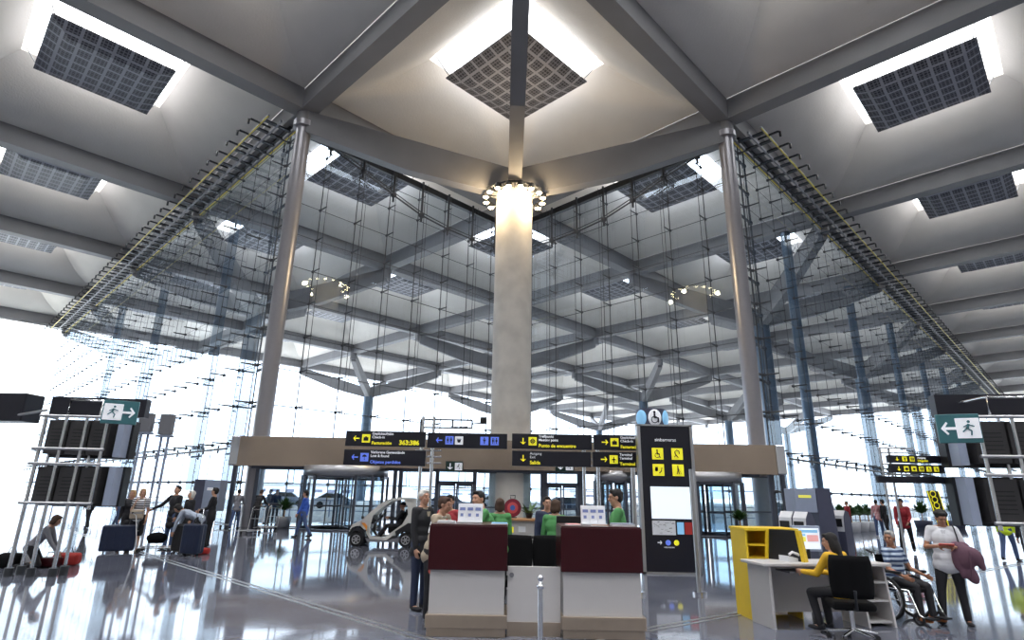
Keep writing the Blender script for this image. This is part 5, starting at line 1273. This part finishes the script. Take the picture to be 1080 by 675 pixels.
person('person', 'dark-haired visitor in dark clothes behind the woman in green', AX(577, 11.0), 190, 1.70, top='cl_navy', bottom='cl_black', hair='hair_black', hairs='short', vox=.012)
t, J = person('person', 'man in green suit standing in profile behind the right counter unit', AX(652, 9.0), 80, 1.84, head=(8, -8), arms=(((.06, .35, -.95), (-.12, 1, .05)), ((.08, .3, -.95), (-.2, 1, .12))), top='cl_green', bottom='cl_black', hair='hair_black', vox=.009, hem=.14, collar='cl_white')
p = W_(t, J['wr'][0]+Vector((-.03, .12, .03))); pp = thing('mobile_phone', 'dark phone in the hands of the man in green on the right', 'phone', p, R(60)); MB().rbox(-.035, .035, -.07, .07, -.006, .006, .003, T=Matrix.Rotation(R(25), 4, 'X')).build('case', 'blackplastic', pp); MB().box(-.03, .03, -.06, .06, .006, .008, T=Matrix.Rotation(R(25), 4, 'X')).build('screen', 'darkbluegrey', pp)
# --- at the service desk
SEAT = (((.12, 1, -.12), (.02, -.05, -1)), ((.12, 1, -.12), (.02, -.25, -1)))
t, J = person('person', 'seated woman with long dark hair in a yellow jumper at the white desk', Vector((CH.x-.04, 8.22, 0)), 24, 1.64, lean=8, head=(32, -6), hipz=.55, legs=SEAT, arms=(((.12, .45, -.85), (-.15, 1, -.02)), ((.18, .5, -.8), (-.05, 1, .0))), top='cl_yellow', bottom='cl_black', hair='hair_black', hairs='long', vox=.009, hem=.06)
SEATW = (((.10, 1, -.05), (.0, .05, -1)), ((.10, 1, -.05), (.0, .05, -1)))
t, J = person('person', 'grey-haired person in blue striped shirt sitting in the wheelchair', WC+Vector((.0, .04, 0)), -160, 1.62, lean=4, head=(-75, -5), hipz=.54, legs=SEATW, arms=(((.25, .25, -.9), (.0, .9, -.3)), ((.25, .25, -.9), (.0, .9, -.3))), top='st_blue', tops='short', bottom='cl_black', hair='hair_grey', shoe='shoe_orange', vox=.009, fat=1.25, hem=.05, skin='skin_tan')
wq = fp(1000, 660)
t, J = person('person', 'woman in white polo shirt standing and reading beside the wheelchair', AX(990, 9.15), 150, 1.62, lean=-3, head=(12, -26), arms=(((.30, .12, -.9), (-.55, .8, .12)), ((.30, .15, -.9), (-.65, .8, .10))), top='cl_white', tops='short', bottom='cl_black', hair='hair_black', hairs='curly', vox=.009, fat=1.22, hem=.08, collar='cl_white', legs=(((.16, .05, -1), (.10, 0, -1)), ((.05, .0, -1), (.04, .0, -1))), skin='skin_tan')
wm = (J['wr'][0]+J['wr'][1])/2; p = W_(t, wm+Vector((0, .10, .03)))
pp = thing('booklet', 'dark red booklet in the hands of the woman in the white polo shirt', 'booklet', p, t.rotation_euler.z); MB().box(-.09, .09, -.05, .05, -.006, .006, T=Matrix.Rotation(R(20), 4, 'X')).build('cover', 'cl_coral', pp); MB().box(-.085, .085, -.045, .045, .006, .010, T=Matrix.Rotation(R(20), 4, 'X')).build('pages', 'whitebright', pp)
# coat draped over her left forearm (right side in the photograph)
ct = thing('coat', 'mauve brown coat draped over the forearm of the woman in white', 'coat', W_(t, (J['el'][1]+J['wr'][1])/2), t.rotation_euler.z)
b = MB(); e0 = J['el'][1]-(J['el'][1]+J['wr'][1])/2
b.caps(e0+Vector((.02, .0, .02)), Vector((.06, .03, .03)), .075, .06, 12); b.ell((-.02, .03, -.12), .13, .08, .19, Matrix.Rotation(R(14), 3, 'Y')); b.ell((-.13, .03, -.10), .11, .07, .15, Matrix.Rotation(R(40), 3, 'Y')); b.ell((-.06, .03, -.33), .085, .045, .16, Matrix.Rotation(R(24), 3, 'Y')); b.ell((.06, .03, -.14), .07, .06, .18)
b.ell((-.20, .03, -.20), .05, .05, .10, Matrix.Rotation(R(20), 3, 'Y')); b.ell((.02, .04, -.30), .05, .035, .12)
remesh(b, .013, 'coat_cloth', 'cl_mauve', ct, 4); m2 = MB(); m2.tube([(-.10, .10, -.02), (-.08, .115, -.16), (-.07, .10, -.30), (-.06, .08, -.44)], .010, 6); m2.build('sleeve_seam', 'cl_mauve', ct)
sb = thing('handbag_strap', 'thin dark bag strap over the shoulder of the woman in white', 'strap', W_(t, J['sh'][1]), t.rotation_euler.z); MB().tube([(.02, .0, .065), (.015, .10, .03), (-.0, .13, -.10), (-.02, .14, -.28)], .010, 6).build('strap', 'cl_black', sb)
# --- right hall, farther away
WALKA = ((.03, .30, -1), (.03, .05, -1)); WALKB = ((.03, -.22, -1), (.03, -.42, -1))
person('person', 'man in pink striped shirt in the right hall, back to the viewer', AX(925, 29), -20, 1.74, top='st_pink', bottom='cl_jeans', hair='hair_black', vox=.016, hem=.08, arms=(((.15, .2, -1), (-.1, .8, -.3)), ((.15, .1, -1), (.1, .3, -1))), legs=(((.08, .1, -1), (.02, 0, -1)), ((.10, -.1, -1), (.03, -.1, -1))), shoe='cl_white')
person('person', 'person in black beside the pink striped shirt', AX(933, 28.7), 30, 1.76, lean=4, top='cl_black', bottom='cl_black', hair='hair_black', vox=.016, hem=.1, legs=(((.1, .1, -1), (.02, -.1, -1)), ((.03, -.1, -1), (.03, -.3, -1))))
person('person', 'man in dark red shirt looking down behind the wheelchair', AX(952, 20.5), 140, 1.84, lean=16, head=(0, -20), top='cl_red', bottom='cl_black', hair='hair_black', vox=.014, hem=.1, arms=(((.1, .0, -1), (-.1, .5, -.8)), ((.1, .2, -1), (-.15, .7, -.5))), legs=(((.12, .05, -1), (.12, 0, -1)), ((.05, -.3, -1), (.0, -.5, -1))))
person('person', 'worker in yellow-green vest under the right monitor stand', AX(1056, 18.6), -60, 1.72, top='cl_hivis', bottom='cl_jeans', hair='hair_black', vox=.014, hem=.08, legs=(WALKA, WALKB))
person('person', 'dark-clothed person at the right picture edge behind the stand', AX(1078, 15), 100, 1.75, top='cl_black', bottom='cl_black', hair='hair_black', vox=.014, hem=.2)
person('person', 'person in red far away beside the check-in kiosks', AX(894, 30), 90, 1.65, top='cl_red', bottom='cl_black', hair='hair_black', vox=.018)
# --- left hall
t, J = person('person', 'blond woman in striped top with pale handbag', AX(147, 16.9), -165, 1.70, head=(10, 0), arms=(((.12, .05, -1), (-.35, .45, .75)), ((.16, .0, -1), (.05, .3, -.9))), top='st_bw', tops='short', bottom='cl_black', bots='skirt', hair='hair_blond', hairs='bob', vox=.011, hem=.06, shoe='cl_beige', fat=1.08)
hb = thing('handbag', 'pale pink handbag in front of the woman in the striped top', 'handbag', W_(t, (-.02, .24, .88)), t.rotation_euler.z); MB().rbox(-.17, .17, -.05, .05, -.02, .22, .04, seg=3).build('body', 'cl_beige', hb); MB().tube([(-.14, 0, .21), (-.13, -.04, .48), (.08, -.1, .56), (.13, 0, .21)], .010, 6).build('strap', 'cl_beige', hb); MB().box(-.15, .15, .05, .056, .12, .15).build('flap_edge', 'cl_grey', hb)
person('person', 'blond woman in dark coat left of the striped woman', AX(136.5, 17.3), -150, 1.66, head=(-20, 0), top='cl_black', bottom='cl_black', hair='hair_blond', hairs='bob', vox=.012, hem=.35)
t, J = person('person', 'tall dark-haired person in long black coat reaching to the trolley', AX(183, 17.8), 165, 1.80, head=(0, 12), arms=(((.65, .3, -.8), (.75, .4, -.45)), ((.12, .1, -1), (.0, .3, -1))), top='cl_black', bottom='cl_jeans', hair='hair_black', vox=.012, hem=.30)
person('person', 'white-haired woman in dark top behind the suitcases', AX(199, 17.6), 150, 1.66, head=(-15, 8), top='cl_black', bottom='cl_black', hair='hair_white', hairs='bob', vox=.012, hem=.12)
person('person', 'dark-haired person in white jumper bending over the dark suitcase', AX(211, 16.9), 105, 1.68, lean=68, head=(0, -30), arms=(((.08, .25, -1), (-.05, .15, -1)), ((.10, .35, -1), (-.1, .2, -1))), legs=(((.08, .15, -1), (.04, -.12, -1)), ((.08, -.02, -1), (.04, -.12, -1))), top='cl_greyblue', bottom='cl_black', hair='hair_black', hairs='bob', vox=.011, hem=.06)
t, J = person('person', 'man in black jacket standing in profile right of the white jumper', AX(223.5, 18.6), 105, 1.76, head=(-15, 6), arms=(((.12, .35, -.9), (-.05, .9, -.3)), ((.12, .25, -.9), (-.1, .8, -.4))), top='cl_black', bottom='cl_black', hair='hair_black', vox=.012, hem=.14)
# kneeling
t, J = person('person', 'person in grey top kneeling by the red suitcase under the left stand', AX(42, 13.3), -70, 1.68, lean=34, head=(0, -12), hipz=.44, legs=(((.12, .55, -.80), (.05, -1, -.08)), ((.14, .5, -.84), (.05, -1, -.08))), arms=(((.10, .45, -.9), (.0, .6, -.8)), ((.10, .3, -.9), (.0, .45, -.9))), top='cl_grey', bottom='cl_black', hair='hair_brown', hairs='bob', vox=.011, hem=.04)
person('person', 'person walking behind the left monitor stand', AX(94, 26), 70, 1.72, top='cl_black', bottom='cl_black', hair='hair_black', vox=.016, legs=(WALKA, WALKB))
person('person', 'dark figure in the distance left of the two blond women', AX(125, 27), -100, 1.74, top='cl_grey', bottom='cl_jeans', hair='hair_black', vox=.016, legs=(WALKA, WALKB))
person('person', 'person in grey top and jeans pushing a trolley towards the entrance', AX(249, 27.0), 10, 1.74, lean=8, head=(-20, 0), top='cl_grey', bottom='cl_jeans', hair='hair_black', vox=.014, legs=(WALKA, WALKB), arms=(((.12, .5, -.9), (.0, .9, -.3)), ((.12, .5, -.9), (.0, .9, -.3))))
person('person', 'person in dark clothes bending over trolleys before the corner pole', AX(270, 27.2), -10, 1.76, lean=22, head=(0, -15), top='cl_black', bottom='cl_black', hair='hair_brown', vox=.014, arms=(((.12, .5, -.9), (.0, .9, -.3)), ((.12, .5, -.9), (.0, .9, -.3))))
person('person', 'dark silhouette outside the glass behind the potted plant', AX(283, 31.5), 150, 1.75, top='cl_navy', bottom='cl_black', hair='hair_black', vox=.018)
person('person', 'second silhouette outside the glass right of the first', AX(290, 32.5), -150, 1.72, top='cl_navy', bottom='cl_black', hair='hair_black', vox=.018)
person('person', 'man in bright blue jumper walking to the left before the revolving door', AX(321, 22.8), 92, 1.76, head=(0, -4), arms=(((.08, -.25, -1), (.05, .1, -1)), ((.08, .25, -1), (.0, .5, -1))), legs=(((.02, .42, -1), (.02, .22, -1)), ((.02, -.30, -1), (.02, -.62, -1))), top='cl_blue', bottom='cl_jeans', hair='hair_black', hairs='short', vox=.011, hem=.08)
# driver of the electric car
sx0, sz0 = carxz(600, 350)
person('person', 'driver in dark uniform and cap sitting in the small white car', W_(bpy.data.objects['electric_cart'], (sx0+.02, .42, 0)), 92, 1.70, lean=-8, hipz=.62, legs=(((.08, 1, .05), (.0, .55, -.8)),)*2, arms=(((.10, .55, -.8), (-.05, 1, .15)),)*2, top='cl_black', bottom='cl_black', hair='cl_black', hairs='cap', vox=.012, hem=.04)
# ================================================================ LIGHT AND VIEW
w = bpy.data.worlds.new('world'); SC.world = w; w.use_nodes = True; nt = w.node_tree
bg = nt.nodes['Background']; tc = nt.nodes.new('ShaderNodeTexCoord'); sx = nt.nodes.new('ShaderNodeSeparateXYZ')
nt.links.new(tc.outputs['Generated'], sx.inputs[0])
cr_ = nt.nodes.new('ShaderNodeValToRGB'); nt.links.new(sx.outputs['Z'], cr_.inputs[0])
e = cr_.color_ramp.elements
e[0].position = 0.0; e[0].color = (0.17, 0.187, 0.205, 1)
e[1].position = 1.0; e[1].color = (1.5, 1.5, 1.5, 1)
e2 = cr_.color_ramp.elements.new(0.06); e2.color = (0.205, 0.22, 0.235, 1)
e3 = cr_.color_ramp.elements.new(0.7); e3.color = (0.48, 0.49, 0.50, 1)
nt.links.new(cr_.outputs[0], bg.inputs['Color']); bg.inputs['Strength'].default_value = 16.0
vs_ = SC.view_settings; vs_.view_transform = 'Standard'; vs_.look = 'None'; vs_.exposure = 0.0; vs_.gamma = 1.0; vs_.use_curve_mapping = False
SC.cycles.max_bounces = 10; SC.cycles.transparent_max_bounces = 24; SC.cycles.diffuse_bounces = 5
SC.cycles.sample_clamp_indirect = 6.0; SC.cycles.use_denoising = True
